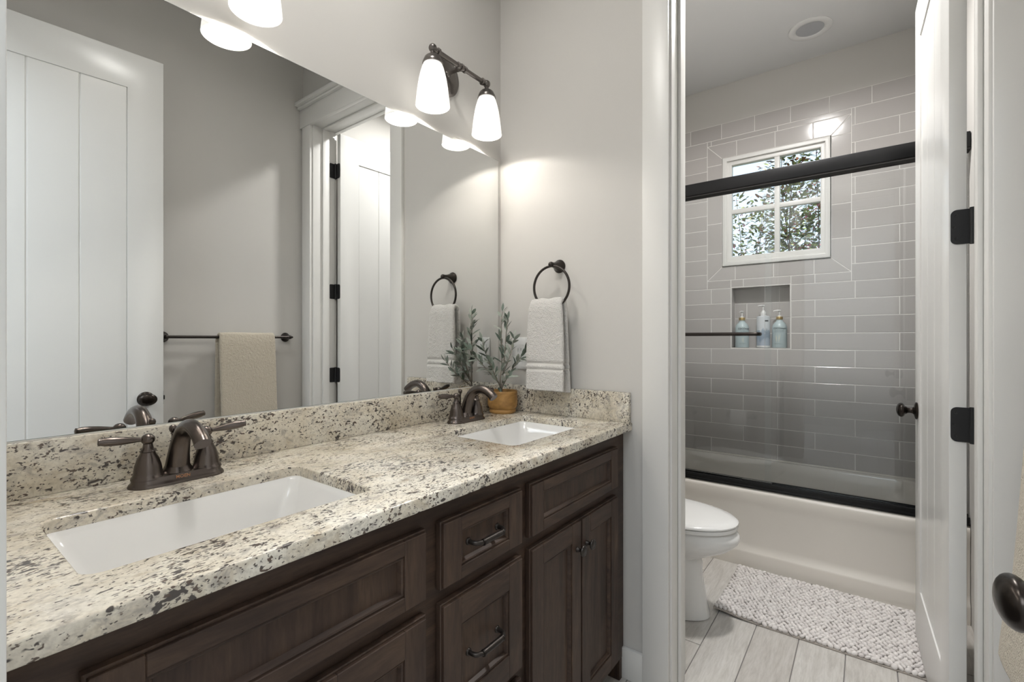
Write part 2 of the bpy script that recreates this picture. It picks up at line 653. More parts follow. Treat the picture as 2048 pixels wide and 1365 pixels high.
# floor: wood-look plank tiles running away along y
b = MB()
b.box(-0.8, 2.6, -2.2, 3.52, -0.08, -0.0025, mi=1)
rnd = random.Random(5)
PW, PL, G = 0.1478, 0.915, 0.0016
for k in range(-11, 14):
    x0 = 0.711 + k * PW
    x1 = x0 + PW
    if x0 < -0.85 or x1 > 2.65:
        continue
    oy = 1.865 if k == -1 else 1.865 + ((k + 1) * 0.37 + rnd.uniform(-.08, .08)) % PL
    if k in (0, 1, 2, 3):
        oy = 2.25 + 0.11 * k
    y = oy - PL * math.ceil((oy + 2.2) / PL)
    while y < 3.5:
        ya, yb = max(y, -2.2), min(y + PL, 3.5)
        if yb - ya > 0.03:
            b.box(x0 + G, x1 - G, ya + G, yb - G, -0.01, 0.0, 0, 0.0008, 1)
        y += PL
tag(b.build('floor', [M['plank'], M['plank_grout']], smooth=30), 'grey wood-look plank tile floor', 'floor', kind='structure')

# window wall: grey running-bond tile, picture-framed window, recessed niche
WX0, WX1, WZ0, WZ1 = 0.443, 1.042, 1.650, 2.370
NX0, NX1, NZ0, NZ1 = 0.498, 0.835, 1.107, 1.503
BX0, BX1, BZ0, BZ1 = 0.345, 1.1435, 1.557, 2.474
GF = 0.0021
b = MB()
b.slab(rect(0, WR, 0, CEIL), [rect(WX0 - .004, WX1 + .004, WZ0 - .004, WZ1 + .004), rect(NX0, NX1, NZ0, NZ1)], BACK + .003, BACK + .145, 'xz', mi=0)
b.box(0, WR, BACK + .0012, BACK + .003, 0.39, 0.40, mi=2)
# grout bed, 1.2 mm below the tile faces
b.slab(rect(0, WR, 0.39, 2.6088), [rect(WX0 - .004, WX1 + .004, WZ0 - .004, WZ1 + .004), rect(NX0, NX1, NZ0, NZ1)], BACK + .0012, BACK + .004, 'xz', mi=2)


def tile_poly(mb, poly, y=BACK, t=0.004, bv=0.0013):
    """bevelled tile from a convex polygon in x,z; face at y, towards -y"""
    cx = sum(p[0] for p in poly) / len(poly)
    cz = sum(p[1] for p in poly) / len(poly)

    def inset(d):
        out = []
        n = len(poly)
        for i in range(n):
            p0, p1, p2 = Vector(poly[i - 1]), Vector(poly[i]), Vector(poly[(i + 1) % n])
            d1 = (p1 - p0).normalized()
            d2 = (p2 - p1).normalized()
            n1 = Vector((-d1.y, d1.x))
            n2 = Vector((-d2.y, d2.x))
            k = 1 + n1.dot(n2)
            out.append(p1 + (n1 + n2) * (d / max(k, 0.2)))
        return out
    r0 = inset(GF)
    r1 = inset(GF + bv)
    mb.loft([[(p[0], y + t, p[1]) for p in r0], [(p[0], y + bv * .6, p[1]) for p in r0], [(p[0], y, p[1]) for p in r1]], False, True, 1)


def cut(x0, x1, z0, z1, hole):
    hx0, hx1, hz0, hz1 = hole
    if x1 <= hx0 + 1e-6 or x0 >= hx1 - 1e-6 or z1 <= hz0 + 1e-6 or z0 >= hz1 - 1e-6:
        return [(x0, x1, z0, z1)]
    out = []
    if x0 < hx0:
        out.append((x0, hx0, z0, z1))
    if x1 > hx1:
        out.append((hx1, x1, z0, z1))
    m0, m1 = max(x0, hx0), min(x1, hx1)
    if z0 < hz0:
        out.append((m0, m1, z0, hz0))
    if z1 > hz1:
        out.append((m0, m1, hz1, z1))
    return out


TP, TL = 0.1005, 0.3955
for row in range(-1, 21):
    z0, z1 = 0.4973 + row * TP, 0.4973 + (row + 1) * TP
    if row == -1:
        z0 = 0.400
    if row == 20:
        step, off = 0.2007, 0.2346
    else:
        step, off = TL, (0.3700 if row % 2 else 0.5690)
    x = off - step * math.ceil(off / step)
    while x < WR:
        x0, x1 = max(x, 0.0), min(x + step, WR)
        x += step
        if x1 - x0 < 0.02:
            continue
        pcs = [p for q in cut(x0, x1, z0, z1, (BX0, BX1, BZ0, BZ1)) for p in cut(*q, (NX0 - .004, NX1 + .004, NZ0 - .004, NZ1 + .004))]
        for p in pcs:
            if p[1] - p[0] > 0.008 and p[3] - p[2] > 0.008:
                tile_poly(b, rect(*p))


def frame_side(p_out0, p_out1, p_in0, p_in1, cuts):
    """mitred strip between an outer and an inner edge, cut into tiles at the given fractions"""
    cs = [0.0] + cuts + [1.0]
    o0, o1, i0, i1 = map(Vector, (p_out0, p_out1, p_in0, p_in1))
    horiz = abs(o1.x - o0.x) > abs(o1.y - o0.y)
    ax = 0 if horiz else 1

    def at(p, q, val):
        t = (val - p[ax]) / (q[ax] - p[ax])
        return p + (q - p) * t
    marks = [o0[ax] + (o1[ax] - o0[ax]) * c for c in cs]
    for k in range(len(cs) - 1):
        a, c = marks[k], marks[k + 1]
        A = o0 if k == 0 else at(o0, o1, a)
        Bq = o1 if k == len(cs) - 2 else at(o0, o1, c)
        Cq = i1 if k == len(cs) - 2 else at(i0, i1, c)
        D = i0 if k == 0 else at(i0, i1, a)
        poly = [tuple(A), tuple(Bq), tuple(Cq), tuple(D)]
        ar = sum(poly[i][0] * poly[(i + 1) % 4][1] - poly[(i + 1) % 4][0] * poly[i][1] for i in range(4))
        if ar < 0:
            poly.reverse()
        tile_poly(b, poly)


IX0, IX1, IZ0, IZ1 = WX0 - .004, WX1 + .004, WZ0 - .004, WZ1 + .004
frame_side((BX0, BZ1), (BX1, BZ1), (IX0, IZ1), (IX1, IZ1), [0.23, 0.51, 0.765])
frame_side((BX0, BZ0), (BX1, BZ0), (IX0, IZ0), (IX1, IZ0), [0.22, 0.50, 0.77])
frame_side((BX0, BZ0), (BX0, BZ1), (IX0, IZ0), (IX0, IZ1), [0.20, 0.42, 0.64, 0.85])
frame_side((BX1, BZ0), (BX1, BZ1), (IX1, IZ0), (IX1, IZ1), [0.22, 0.44, 0.66, 0.88])
# the niche: sides, top, bottom and tiled back
ND = 0.085
b.box(NX0 - .004, NX0, BACK + .0004, BACK + ND, NZ0 - .004, NZ1 + .004, mi=2)
b.box(NX1, NX1 + .004, BACK + .0004, BACK + ND, NZ0 - .004, NZ1 + .004, mi=2)
b.box(NX0, NX1, BACK + .0004, BACK + ND, NZ0 - .004, NZ0, mi=2)
b.box(NX0, NX1, BACK + .0004, BACK + ND, NZ1, NZ1 + .004, mi=2)
b.box(NX0, NX0 + .003, BACK + .003, BACK + ND, NZ0, NZ1, mi=1)
b.box(NX1 - .003, NX1, BACK + .003, BACK + ND, NZ0, NZ1, mi=1)
b.box(NX0, NX1, BACK + .003, BACK + ND, NZ1 - .003, NZ1, mi=1)
b.box(NX0, NX1, BACK + .003, BACK + ND, NZ0 - .002, NZ0 + .001, mi=1)
b.box(NX0, NX1, BACK + ND, BACK + ND + .01, NZ0, NZ1, mi=2)
for r_, (za, zb) in enumerate(((1.107, 1.2008), (1.2008, 1.3013), (1.3013, 1.4018), (1.4018, 1.5))):
    xs = [NX0 + .003] + ([0.765] if r_ in (3, 1) else [0.575]) + [NX1 - .003]
    for i in range(len(xs) - 1):
        tile_poly(b, rect(xs[i], xs[i + 1], za, zb), BACK + ND - .002, 0.003)
tag(b.build('wall_back', [M['wall'], M['tile'], M['grout']], smooth=20), 'grey subway-tiled wall around the bath window and niche', 'wall', kind='structure')

# window
w = empty('window_1', ((WX0 + WX1) / 2, BACK, WZ0))
tag(w, 'small white four-pane window in the tiled bath wall', 'window', kind='structure')
lx, lz = (WX1 - WX0) / 2, WZ1 - WZ0
b = MB()
b.slab(rect(-lx, lx, 0, lz), [rect(-lx + .026, lx - .026, .026, lz - .026)], -.010, .10, 'xz', bev=.003)
b.slab(rect(-lx + .024, lx - .024, .024, lz - .024), [rect(-.245, .250, .062, .667)], .004, .05, 'xz', bev=.004)
b.build('window_frame', M['trim'], w, 30)
b = MB()
b.box(.0045, .0195 + .015, .008, .045, .060, .669, bev=.003)
b.box(-.247, .252, .010, .044, .344, .374, bev=.003)
b.build('muntin', M['trim'], w, 30)
b = MB()
b.box(-.246, .251, .024, .028, .061, .668)
b.build('pane', M['pane'], w, 0)


# door casings and jambs
def trim_set(name, label, y_face, sgn, head=True, xr=WR - .004):
    """casing on a wall face; sgn -1: sticks out towards -y"""
    mb = MB()
    t = 0.018

    def yb(a, c):
        return (y_face + min(sgn * a, sgn * c), y_face + max(sgn * a, sgn * c))
    ya, yb_ = yb(0, t)
    mb.box(DX0 - .006 - .087, DX0 - .006, ya, yb_, 0, DTOP + .004, bev=.0015)
    mb.box(DX1 + .006, min(DX1 + .006 + .087, xr), ya, yb_, 0, DTOP + .004, bev=.0015)
    if head:
        ya, yb_ = yb(0, .024)
        mb.box(DX0 - .110, xr, ya, yb_, DTOP - .004, DTOP + .105, bev=.0015)
        ya, yb_ = yb(0, .040)
        mb.box(DX0 - .124, xr, ya, yb_, DTOP + .105, DTOP + .120, bev=.003)
        ya, yb_ = yb(0, .058)
        mb.box(DX0 - .142, xr, ya, yb_, DTOP + .120, DTOP + .142, bev=.004)
    tag(mb.build(name, M['trim'], smooth=30), label, 'trim', kind='structure')


trim_set('trim_1', 'white casing with crown head around the bath doorway', FAR0, -1)
trim_set('trim_2', 'white casing on the bath side of the doorway', FAR1, 1, xr=WR - .004)
trim_set('trim_3', 'white casing of the entry doorway', NEAR1, 1, head=True)


def jamb(name, label, y0, y1, stop0, stop1):
    mb = MB()
    mb.box(DX0 - .018, DX0, y0, y1, 0, DTOP + .018, bev=.001)
    mb.box(DX1, DX1 + .018, y0, y1, 0, DTOP + .018, bev=.001)
    mb.box(DX0, DX1, y0, y1, DTOP, DTOP + .018, bev=.001)
    mb.box(DX0, DX0 + .011, stop0, stop1, 0, DTOP, bev=.003)
    mb.box(DX1 - .011, DX1, stop0, stop1, 0, DTOP, bev=.003)
    mb.box(DX0 + .011, DX1 - .011, stop0, stop1, DTOP - .011, DTOP, bev=.003)
    tag(mb.build(name, M['trim'], smooth=30), label, 'trim', kind='structure')


jamb('trim_4', 'white jamb lining of the bath doorway', FAR0, FAR1, 1.596, 1.641)
jamb('trim_5', 'white jamb lining of the entry doorway', NEAR0, NEAR1, -0.045, -0.002)
b = MB()
b.box(0.52, DX0 - .093, FAR0 - .015, FAR0, 0, 0.105, bev=.003)
b.box(DX1 + .093, WR, FAR0 - .015, FAR0, 0, 0.105, bev=.003)
tag(b.build('baseboard_far', M['trim'], smooth=30), 'white baseboard between the vanity and the doorway', 'baseboard', kind='structure')
b = MB()
b.box(WR - .015, WR, 0.08, FAR0 - .02, 0, 0.105, bev=.003)
tag(b.build('baseboard_right', M['trim'], smooth=30), 'white baseboard under the towel bar', 'baseboard', kind='structure')
b = MB()
b.box(0, 0.60, FAR1, FAR1 + .015, 0, 0.105, bev=.003)
b.box(0, .015, FAR1 + .02, 2.64, 0, 0.105, bev=.003)
tag(b.build('baseboard_bath', M['trim'], smooth=30), 'white baseboard in the bath room behind the toilet', 'baseboard', kind='structure')


# ------------------------------------------------------------------ doors
def make_knob(mb, x, y, z, s):
    """egg knob; axis along x, s = +-1 direction it sticks out"""
    ax = 'x' if s > 0 else '-x'
    mb.lathe([(.0, 0), (.031, 0), (.0325, .003), (.031, .006), (.024, .0085), (.014, .011), (.0105, .016), (.0095, .024), (.0115, .030), (.016, .0345)], (x, y, z), ax, 28)
    # egg head
    rings = []
    for i in range(15):
        t = math.pi * i / 14
        r = math.sin(t)
        h = .0335 + .0145 * (1 - math.cos(t)) * (1.0)
        ring = []
        for j in range(28):
            a = 2 * math.pi * j / 28
            ring.append((x + s * h, y + max(r, 1e-4) * .0345 * math.cos(a), z + max(r, 1e-4) * .0265 * math.sin(a)))
        rings.append(ring)
    mb.loft(rings)


def make_door(name, label, width, hinge_zs):
    """local frame: y along the door from its hinge edge, face at x=0 looking to -x, thickness to +x"""
    d = empty(name, (0, 0, 0))
    tag(d, label, 'door', kind='structure')
    T, z0, z1 = .035, .028, 2.432
    p0, p1, q0, q1 = .130, width - .130, .24, z1 - .158
    mb = MB()
    mb.slab(rect(0, width, z0, z1), [rect(p0, p1, q0, q1)], 0, T, 'yz', bev=.0015)
    n = 3
    pw = (p1 - p0) / n
    for i in range(n):
        a, c = p0 + i * pw, p0 + (i + 1) * pw
        v = .004
        prof = [(.0045 + v, a), (.0045, a + v), (.0045, c - v), (.0045 + v, c), (T - .0045 - v, c), (T - .0045, c - v), (T - .0045, a + v), (T - .0045 - v, a)]
        mb.loft([[(x, y, q0) for x, y in prof], [(x, y, q1) for x, y in prof]])
    mb.build('door_leaf', M['door'], d, 30)
    for s, x in ((-1, 0.0), (1, T)):
        k = MB()
        make_knob(k, x, width - .066, .895, s)
        k.build('door_knob', M['knob'], d, 50)
    lp = MB()
    lp.box(.005, T - .005, width - .001, width + .0015, .865, .925)
    lp.box(T / 2 - .006, T / 2 + .006, width + .001, width + .008, .885, .905, bev=.002)
    lp.build('latch', M['hinge'], d, 30)
    for hz in hinge_zs:
        h = MB()
        # leaf let into the hinge edge, rounded at its inner corners
        pr = [(.004, hz - .045), (.004 + .0001, hz + .045)]
        out = []
        x0, x1, r = .0035, T + .006, .013
        out += [(x1, hz - .045), (x1, hz + .045)]
        for i in range(7):
            a = R(90 + 90 * i / 6)
            out.append((x0 + r + r * math.cos(a), hz + .045 - r + r * math.sin(a)))
        for i in range(7):
            a = R(180 + 90 * i / 6)
            out.append((x0 + r + r * math.cos(a), hz - .045 + r + r * math.sin(a)))
        h.slab(out, [], -.0022, .001, 'xz')
        h.lathe([(.0, -.047), (.0062, -.047), (.0062, .047), (.0, .047)], (T + .010, -.006, hz), 'z', 14)
        for sx, sz in ((.014, -.030), (.010, 0), (.014, .030)):
            h.lathe([(.0, 0), (.004, 0), (.0035, .0008), (.0015, .0006), (0, -.0004)], (sx, -.0022, hz + sz), '-y', 12)
        hh = h.build('hinge', M['hinge'], d, 40)
    return d


d1 = make_door('door_1', 'white plank-panel entry door standing open by the towel bar', .7267, [.25, .95, 1.46, 2.207])
d1.location = (1.4455, .045, 0)
d1.rotation_euler = (0, 0, math.atan2(.08682556, .99622353))
d2 = make_door('door_2', 'white plank-panel bath door swung open towards the tub', .712, [.20, .942, 1.458, 2.207])
d2.location = (1.390, 1.687, 0)
d2.rotation_euler = (0, 0, math.atan2(.0331, .9995))
# hinge leaves on the right jamb belong to the doorway
b = MB()
for hz in (.20, .942, 1.458, 2.207):
    pts = [(1.685, hz - .045), (1.685, hz + .045)] + [(1.6535 + .013 * math.cos(R(a)) - .0, hz + .032 + .013 * math.sin(R(a))) for a in range(90, 181, 15)] + [(1.6535 + .013 * math.cos(R(a)), hz - .032 + .013 * math.sin(R(a))) for a in range(180, 271, 15)]
    b.slab(pts, [], DX1 - .0022, DX1 + .001, 'yz')
tag(b.build('trim_6', M['hinge'], smooth=30), 'black hinge leaves on the bath doorway jamb', 'hinge', kind='structure')

# ------------------------------------------------------------------ vanity cabinet
van = empty('vanity_cabinet', (0.0, 0.785, 0.0))
tag(van, 'dark brown double vanity cabinet under the granite counter', 'cabinet')
VY0, VY1 = 0.040 - .785, 1.534 - .785
FX = 0.545


def Y(y):
    return y - 0.785


b = MB()
b.box(.004, .48, VY0, VY1, .0, .10)
b.box(.004, FX - .02, VY0, VY0 + .016, .10, CTB)
b.box(.004, FX - .02, VY1 - .016, VY1, .10, CTB)
b.box(.004, FX - .02, VY0, VY1, .10, .116)
b.box(.004, .012, VY0, VY1, .10, CTB)
b.box(.4801, FX - .001, VY1 - .03, VY1, .0, .10)
b.box(.4801, FX - .001, VY0, VY0 + .03, .0, .10)
b.build('carcass', M['wood_v'], van, 30)
b = MB()
b.slab(rect(VY0, VY1, .072, CTB), [rect(Y(.145), Y(.588), .69, .80), rect(Y(.665), Y(.895), .69, .80), rect(Y(.965), Y(1.43), .69, .80),
                                   rect(Y(.145), Y(.588), .12, .63), rect(Y(.665), Y(.895), .40, .63), rect(Y(.665), Y(.895), .12, .345), rect(Y(.965), Y(1.43), .12, .63)], FX - .02, FX, 'yz', bev=.001)
b.build('face_frame', M['wood_h'], van, 30)


def front(name, y0, y1, z0, z1, fw=.050, parent=None, fz=None):
    """five-piece front: eased outer edge, stepped sticking, recessed flat panel"""
    mb = MB()
    x0, x1 = FX + .0005, FX + .0205
    fz = fz or fw
    y0, y1 = Y(y0), Y(y1)

    def member(y0, y1, z0, z1, mi):
        mb.box(x0, x1, y0, y1, z0, z1, mi, .0012, 1)
    # stiles
    for a, c in ((y0, y0 + fw), (y1 - fw, y1)):
        member(a, c, z0, z1, 0)
    for a, c in ((z0, z0 + fz), (z1 - fz, z1)):
        member(y0 + fw, y1 - fw, a, c, 1)
    # outer lip: a thin step round the edge
    e_ = .004
    mb.slab(rect(y0 - e_, y1 + e_, z0 - e_, z1 + e_), [rect(y0 + .001, y1 - .001, z0 + .001, z1 - .001)], x0, x1 - .006, 'yz', 0, .0015, 1)
    # sticking bead sloping to the panel
    iy0, iy1, iz0, iz1 = y0 + fw, y1 - fw, z0 + fz, z1 - fz
    s = .009

    def rr(k, x):
        return [(x, iy0 + k, iz0 + k), (x, iy1 - k, iz0 + k), (x, iy1 - k, iz1 - k), (x, iy0 + k, iz1 - k)]
    mb.loft([rr(-.002, x1 - .0035), rr(.002, x1 - .0035), rr(.0035, x1 - .0025), rr(.006, x1 - .004), rr(s, x1 - .0105), rr(s + .001, x1 - .013)], False, False, 1)
    mb.box(x0 + .001, x1 - .0115, iy0 - .004, iy1 + .004, iz0 - .004, iz1 + .004, 0)
    o = mb.build(name, [M['wood_v'], M['wood_h']], parent or van, 25)
    return o


def pull(parent, yc, zc, span=.096):
    mb = MB()
    x = FX + .009
    yc = Y(yc)
    h = span / 2
    path = smoothpath([(x, yc - h, zc), (x + .012, yc - h, zc), (x + .021, yc - h + .004, zc - .0005), (x + .027, yc - h + .016, zc - .001), (x + .0275, yc - .02, zc - .001), (x + .0275, yc + .02, zc - .001), (x + .027, yc + h - .016, zc - .001), (x + .021, yc + h - .004, zc - .0005), (x + .012, yc + h, zc), (x, yc + h, zc)], 5)
    mb.tube(path, .0050, 12)
    mb.tube([(x + .0275, yc - .034, zc - .001), (x + .0275, yc - .0335, zc - .001), (x + .0275, yc + .0335, zc - .001), (x + .0275, yc + .034, zc - .001)], [.005, .0066, .0066, .005], 14)
    for s in (-1, 1):
        mb.tube([(x + .0275, yc + s * .030, zc - .001), (x + .0275, yc + s * .0315, zc - .001)], .0074, 14)
        mb.lathe([(.008, 0), (.0078, .002), (.0052, .0045)], (x - .0005, yc + s * h, zc), 'x', 14)
    mb.build('handle', M['orb'], parent, 45)


def small_knob(parent, yc, zc):
    mb = MB()
    mb.lathe([(.0, 0), (.0075, 0), (.0072, .003), (.0048, .006), (.0046, .013), (.007, .0165), (.0142, .0185), (.0152, .021), (.0142, .0235), (.0115, .0240), (.0112, .0232), (.006, .0245), (.0, .0248)], (FX + .0205, Y(yc), zc), 'x', 24)
    mb.build('knob', M['orb'], parent, 40)


front('drawer_front', .128, .604, .681, .806, fz=.026)
front('drawer_front', .952, 1.447, .681, .806, fz=.026)
for z0, z1 in ((.681, .806), (.386, .645), (.104, .352)):
    f = front('drawer', .650, .909, z0, z1, fz=.026 if z1 > .7 else .055)
    pull(f, .7795, (z0 + z1) / 2 + (0.0 if z1 > .7 else -.003))
for y0, y1, ky in ((.128, .362, .338), (.370, .604, .394), (.952, 1.1965, 1.173), (1.2045, 1.447, 1.228)):
    f = front('door', y0, y1, .104, .646)
    small_knob(f, ky, .572)

# ------------------------------------------------------------------ counter, splashes, sinks
S1, S2 = (.187, .467, .142, .559), (.187, .467, 1.010, 1.432)
top = empty('countertop', (0.29, 0.785, CTB))
tag(top, 'speckled cream granite countertop with two sink cutouts', 'countertop')


def off(mb, o):
    mb.v = [(x - o[0], y - o[1], z - o[2]) for x, y, z in mb.v]
    return mb


TO = (0.29, 0.785, CTB)
b = MB()
b.slab(rect(.0, .576, .0375, 1.5365), [list(reversed(rrect(*S1, .022))), list(reversed(rrect(*S2, .022)))], CTB, CT, 'xy', bev=.0035, seg=3)
off(b, TO).build('slab', M['granite'], top, 40)
b = MB()
b.box(0, .020, .0375, 1.5365, CT, .9805, bev=.002)
off(b, TO).build('backsplash', M['granite'], top, 40)
b = MB()
b.box(.0202, .572, 1.5165, 1.5365, CT, .9815, bev=.002)
off(b, TO).build('side_splash', M['granite'], top, 40)


def make_sink(name, label, s):
    x0, x1, y0, y1 = s
    cx, cy = (x0 + x1) / 2, (y0 + y1) / 2
    o = empty(name, (cx, cy, CTB - .15))
    tag(o, label, 'sink', 'undermount sinks')
    hx, hy = (x1 - x0) / 2, (y1 - y0) / 2
    ztop = .15 - .0008
    spec = [(-.022, ztop, .030), (.003, ztop, .024), (.002, ztop - .003, .026), (-.001, ztop - .007, .028), (-.014, .105, .034), (-.034, .040, .042), (-.044, .020, .046), (-.062, .010, .046), (-.10, .0065, .036)]
    rings = []
    for d, z, r in spec:
        if z == ztop and d < 0:
            d = .022          # flange under the stone
        q = rrect(-hx - d, hx + d, -hy - d * (1.0 if d > 0 else 1.25), hy + d * (1.0 if d > 0 else 1.25), r, 8)
        rings.append([(p[0], p[1], z) for p in q])
    mb = MB()
    mb.loft(rings, False, True)
    bo = mb.build('basin', M['porcelain'], o, 60, recalc=False)
    for p in bo.data.polygons:
        pass
    bo.data.flip_normals()
    md = bo.modifiers.new('thickness', 'SOLIDIFY')
    md.thickness = .008
    md.offset = -1
    mb = MB()
    mb.lathe([(.0, .0045), (.022, .0045), (.0225, .0075), (.020, .0095), (.012, .0115), (0, .0125)], (0, 0, .002), 'z', 24)
    mb.build('drain', M['faucet'], o, 45)
    return o


sk1 = make_sink('sink', 'white rectangular undermount sink nearest the entry, under the nearer faucet', S1)
sk2 = copy_tree(sk1)
sk2.location.y = (S2[2] + S2[3]) / 2
sk2['label'] = 'white rectangular undermount sink in front of the potted olive'


# ------------------------------------------------------------------ faucets
def make_faucet():
    f = empty('faucet', (.100, .358, CT))
    tag(f, 'bronze two-handle faucet at the nearer sink', 'faucet', 'vanity faucets')
    # escutcheon: stadium outline, stepped
    mb = MB()

    def stad(hl, hw, z, n=14):
        out = []
        for sgn, a0 in ((1, 0), (-1, 180)):
            for i in range(n + 1):
                a = R(a0 + 180 * i / n)
                out.append((hw * math.cos(a), sgn * (hl - hw) * 1.0 + hw * math.sin(a), z))
        return out
    mb.loft([stad(.083, .0315, 0), stad(.083, .0315, .0022), stad(.081, .0295, .0062), stad(.0775, .0262, .009), stad(.0772, .026, .0165), stad(.076, .0248, .0185), stad(.070, .018, .0188)])
    mb.build('base_plate', M['faucet'], f, 50)
    # spout
    mb = MB()
    pts = [(-.006, 0, .016), (-.004, 0, .03), (.004, 0, .058), (.016, 0, .085), (.036, 0, .1065), (.064, 0, .1155), (.092, 0, .1100), (.112, 0, .099), (.1235, 0, .0885)]
    rad = [.0245, .0215, .0185, .0165, .0150, .0142, .0138, .0140, .0145]
    mb.tube(smoothpath(pts, 6), lerp_list(rad, 6), 20)
    mb.lathe([(.030, .015), (.0285, .0185), (.025, .023), (.0215, .030), (.018, .034)], (-.005, 0, 0), 'z', 24)
    mb.build('spout', M['faucet'], f, 60)
    # pop-up rod behind the spout
    mb = MB()
    mb.lathe([(.0028, .016), (.0028, .088), (.0045, .090), (.0036, .092), (.0062, .096), (.0072, .1005), (.0062, .105), (.003, .108), (0, .1085)], (-.030, 0, 0), 'z', 16)
    mb.build('lift_rod', M['faucet'], f, 50)
    for s in (-1, 1):
        mb = MB()
        mb.lathe([(.0, .015), (.0275, .015), (.0268, .019), (.0248, .021), (.0235, .026), (.0215, .040), (.0175, .054), (.0125, .0635), (.0122, .066), (.0135, .0675), (.0122, .0695), (.0095, .073), (.0082, .0785), (.0078, .082)], (0, s * .0508, 0), 'z', 28)
        h = mb.build('handle', M['faucet'], f, 45)
        lv = MB()
        lv.sphere((0, s * .0508, .0905), .0118, 0, 20, (1, 1, .93))
        ax = Vector((-.10 if s < 0 else .30, s, .07 if s < 0 else .14)).normalized()
        c = Vector((0, s * .0508, .0905))
        tt = [0, .010, .016, .022, .036, .052, .064, .070, .0735, .0745]
        rr = [.0042, .0042, .0046, .0056, .0075, .0086, .0082, .0066, .0068, .0045]
        lv.tube([c + ax * t for t in tt], rr, 16)
        lv.build('lever', M['faucet'], h, 50)
    # maker's mark on the plate front
    me = text_mesh('MOEN', .0088, .0002)
    o = bpy.data.objects.new('maker_mark', me)
    me.materials.append(M['copper'])
    for v in me.vertices:
        x, y, z = v.co
        v.co = (.0262 + z, x, .0095 + y)
    COL.objects.link(o)
    o.parent = f
    o['label'] = 'copper coloured lettering'
    return f


fc1 = make_faucet()
fc2 = copy_tree(fc1)
fc2.location.y = 1.221
fc2['label'] = 'bronze two-handle faucet beside the potted olive'

# ------------------------------------------------------------------ mirror
mi_ = empty('mirror', (0, .776, .983))
tag(mi_, 'large frameless wall mirror above the granite backsplash', 'mirror')
b = MB()
b.box(.0060, .0064, .0375 - .776, 1.515 - .776, 0.0008, .9145)
b.build('silvered_glass', M['silver'], mi_, 0)
b = MB()
b.box(.0006, .0059, .0372 - .776, 1.5154 - .776, 0.0, .9152)
b.build('glass_edge', M['glass_edge'], mi_, 0)
b = MB()
b.box(.0, .0085, .0372 - .776, 1.5154 - .776, -.0023, -.0002)
b.build('caulk_line', M['caulk'], mi_, 0)


# ------------------------------------------------------------------ wall sconces
def make_sconce(yc, label):
    s = empty('wall_sconce', (0, yc, 2.115))
    tag(s, label, 'light', 'two-light vanity sconces')
    mb = MB()
    mb.lathe([(.0, 0), (.071, 0), (.0725, .003), (.070, .006), (.061, .0075), (.053, .012), (.038, .0165), (.022, .019), (.014, .021), (.0, .0215)], (0, 0, 0), 'x', 40)
    mb.sphere((.0115, .010, -.047), .0045, 0, 12)
    mb.sphere((.0115, -.010, .047), .0045, 0, 12)
    mb.build('backplate', M['fix'], s, 45)
    SX, HY = .085, .1365
    mb = MB()
    mb.tube([(.015, 0, 0), (.020, 0, 0), (.023, 0, 0), (.030, 0, .001), (.060, 0, .001), (.066, 0, .001), (SX, 0, .001)], [.016, .0125, .0095, .0078, .0078, .010, .010], 18)
    mb.build('arm', M['fix'], s, 45)
    mb = MB()
    mb.tube([(SX, -HY + .004, 0), (SX, HY - .004, 0)], .0080, 18)
    for yy, r in ((0, .0125), (-.017, .0112), (.017, .0112), (-HY + .024, .0125), (HY - .024, .0125)):
        mb.tube([(SX, yy - .005, 0), (SX, yy - .0035, 0), (SX, yy + .0035, 0), (SX, yy + .005, 0)], [r * .8, r, r, r * .8], 20)
    for sg in (-1, 1):
        mb.sphere((SX, sg * HY, .0015), .0138, 0, 18)
    mb.build('crossbar', M['fix'], s, 45)
    for sg in (-1, 1):
        c = (SX, sg * HY, 0)
        mb = MB()
        mb.lathe([(.0, -.008), (.0078, -.008), (.0078, -.018), (.013, -.021), (.021, -.0255), (.027, -.032), (.0300, -.040), (.0312, -.0415), (.0318, -.046), (.0335, -.0475), (.0338, -.052), (.030, -.0525), (.0, -.0515)], c, 'z', 32)
        mb.build('socket_cup', M['fix'], s, 40)
        # opal bell shade, open at the bottom
        out = [(.0295, -.050), (.0345, -.062), (.0400, -.080), (.0450, -.102), (.0492, -.128), (.0525, -.155), (.0550, -.180), (.0560, -.188)]
        th = .0032
        prof = out + [(.0548, -.1890)] + [(r - th, z) for r, z in reversed(out)]
        mb = MB()
        n = 40
        rings = [[(c[0] + r * math.cos(2 * math.pi * j / n), c[1] + r * math.sin(2 * math.pi * j / n), c[2] + z) for j in range(n)] for r, z in prof]
        mb.loft(rings + [rings[0]], False, False)
        mb.build('shade', M['shade'], s, 60)
        mb = MB()
        mb.lathe([(.010, -.055), (.012, -.085), (.018, -.105), (.0255, -.125), (.0275, -.140), (.024, -.155), (.015, -.164), (0, -.166)], c, 'z', 20)
        bo = mb.build('bulb', M['bulb'], s, 60)
        ld = bpy.data.lights.new('bulb_light', 'POINT')
        ld.energy = BULB_W
        ld.color = (1.0, 0.95, 0.88)
        ld.shadow_soft_size = .012
        lo = bpy.data.objects.new('bulb_light', ld)
        lo.location = (c[0], c[1], c[2] - .163)
        COL.objects.link(lo)
        lo.parent = s
    return s


make_sconce(1.212, 'bronze two-light wall sconce above the far sink, next to the corner')
make_sconce(.381, 'bronze two-light wall sconce above the nearer sink, cut by the top picture edge')

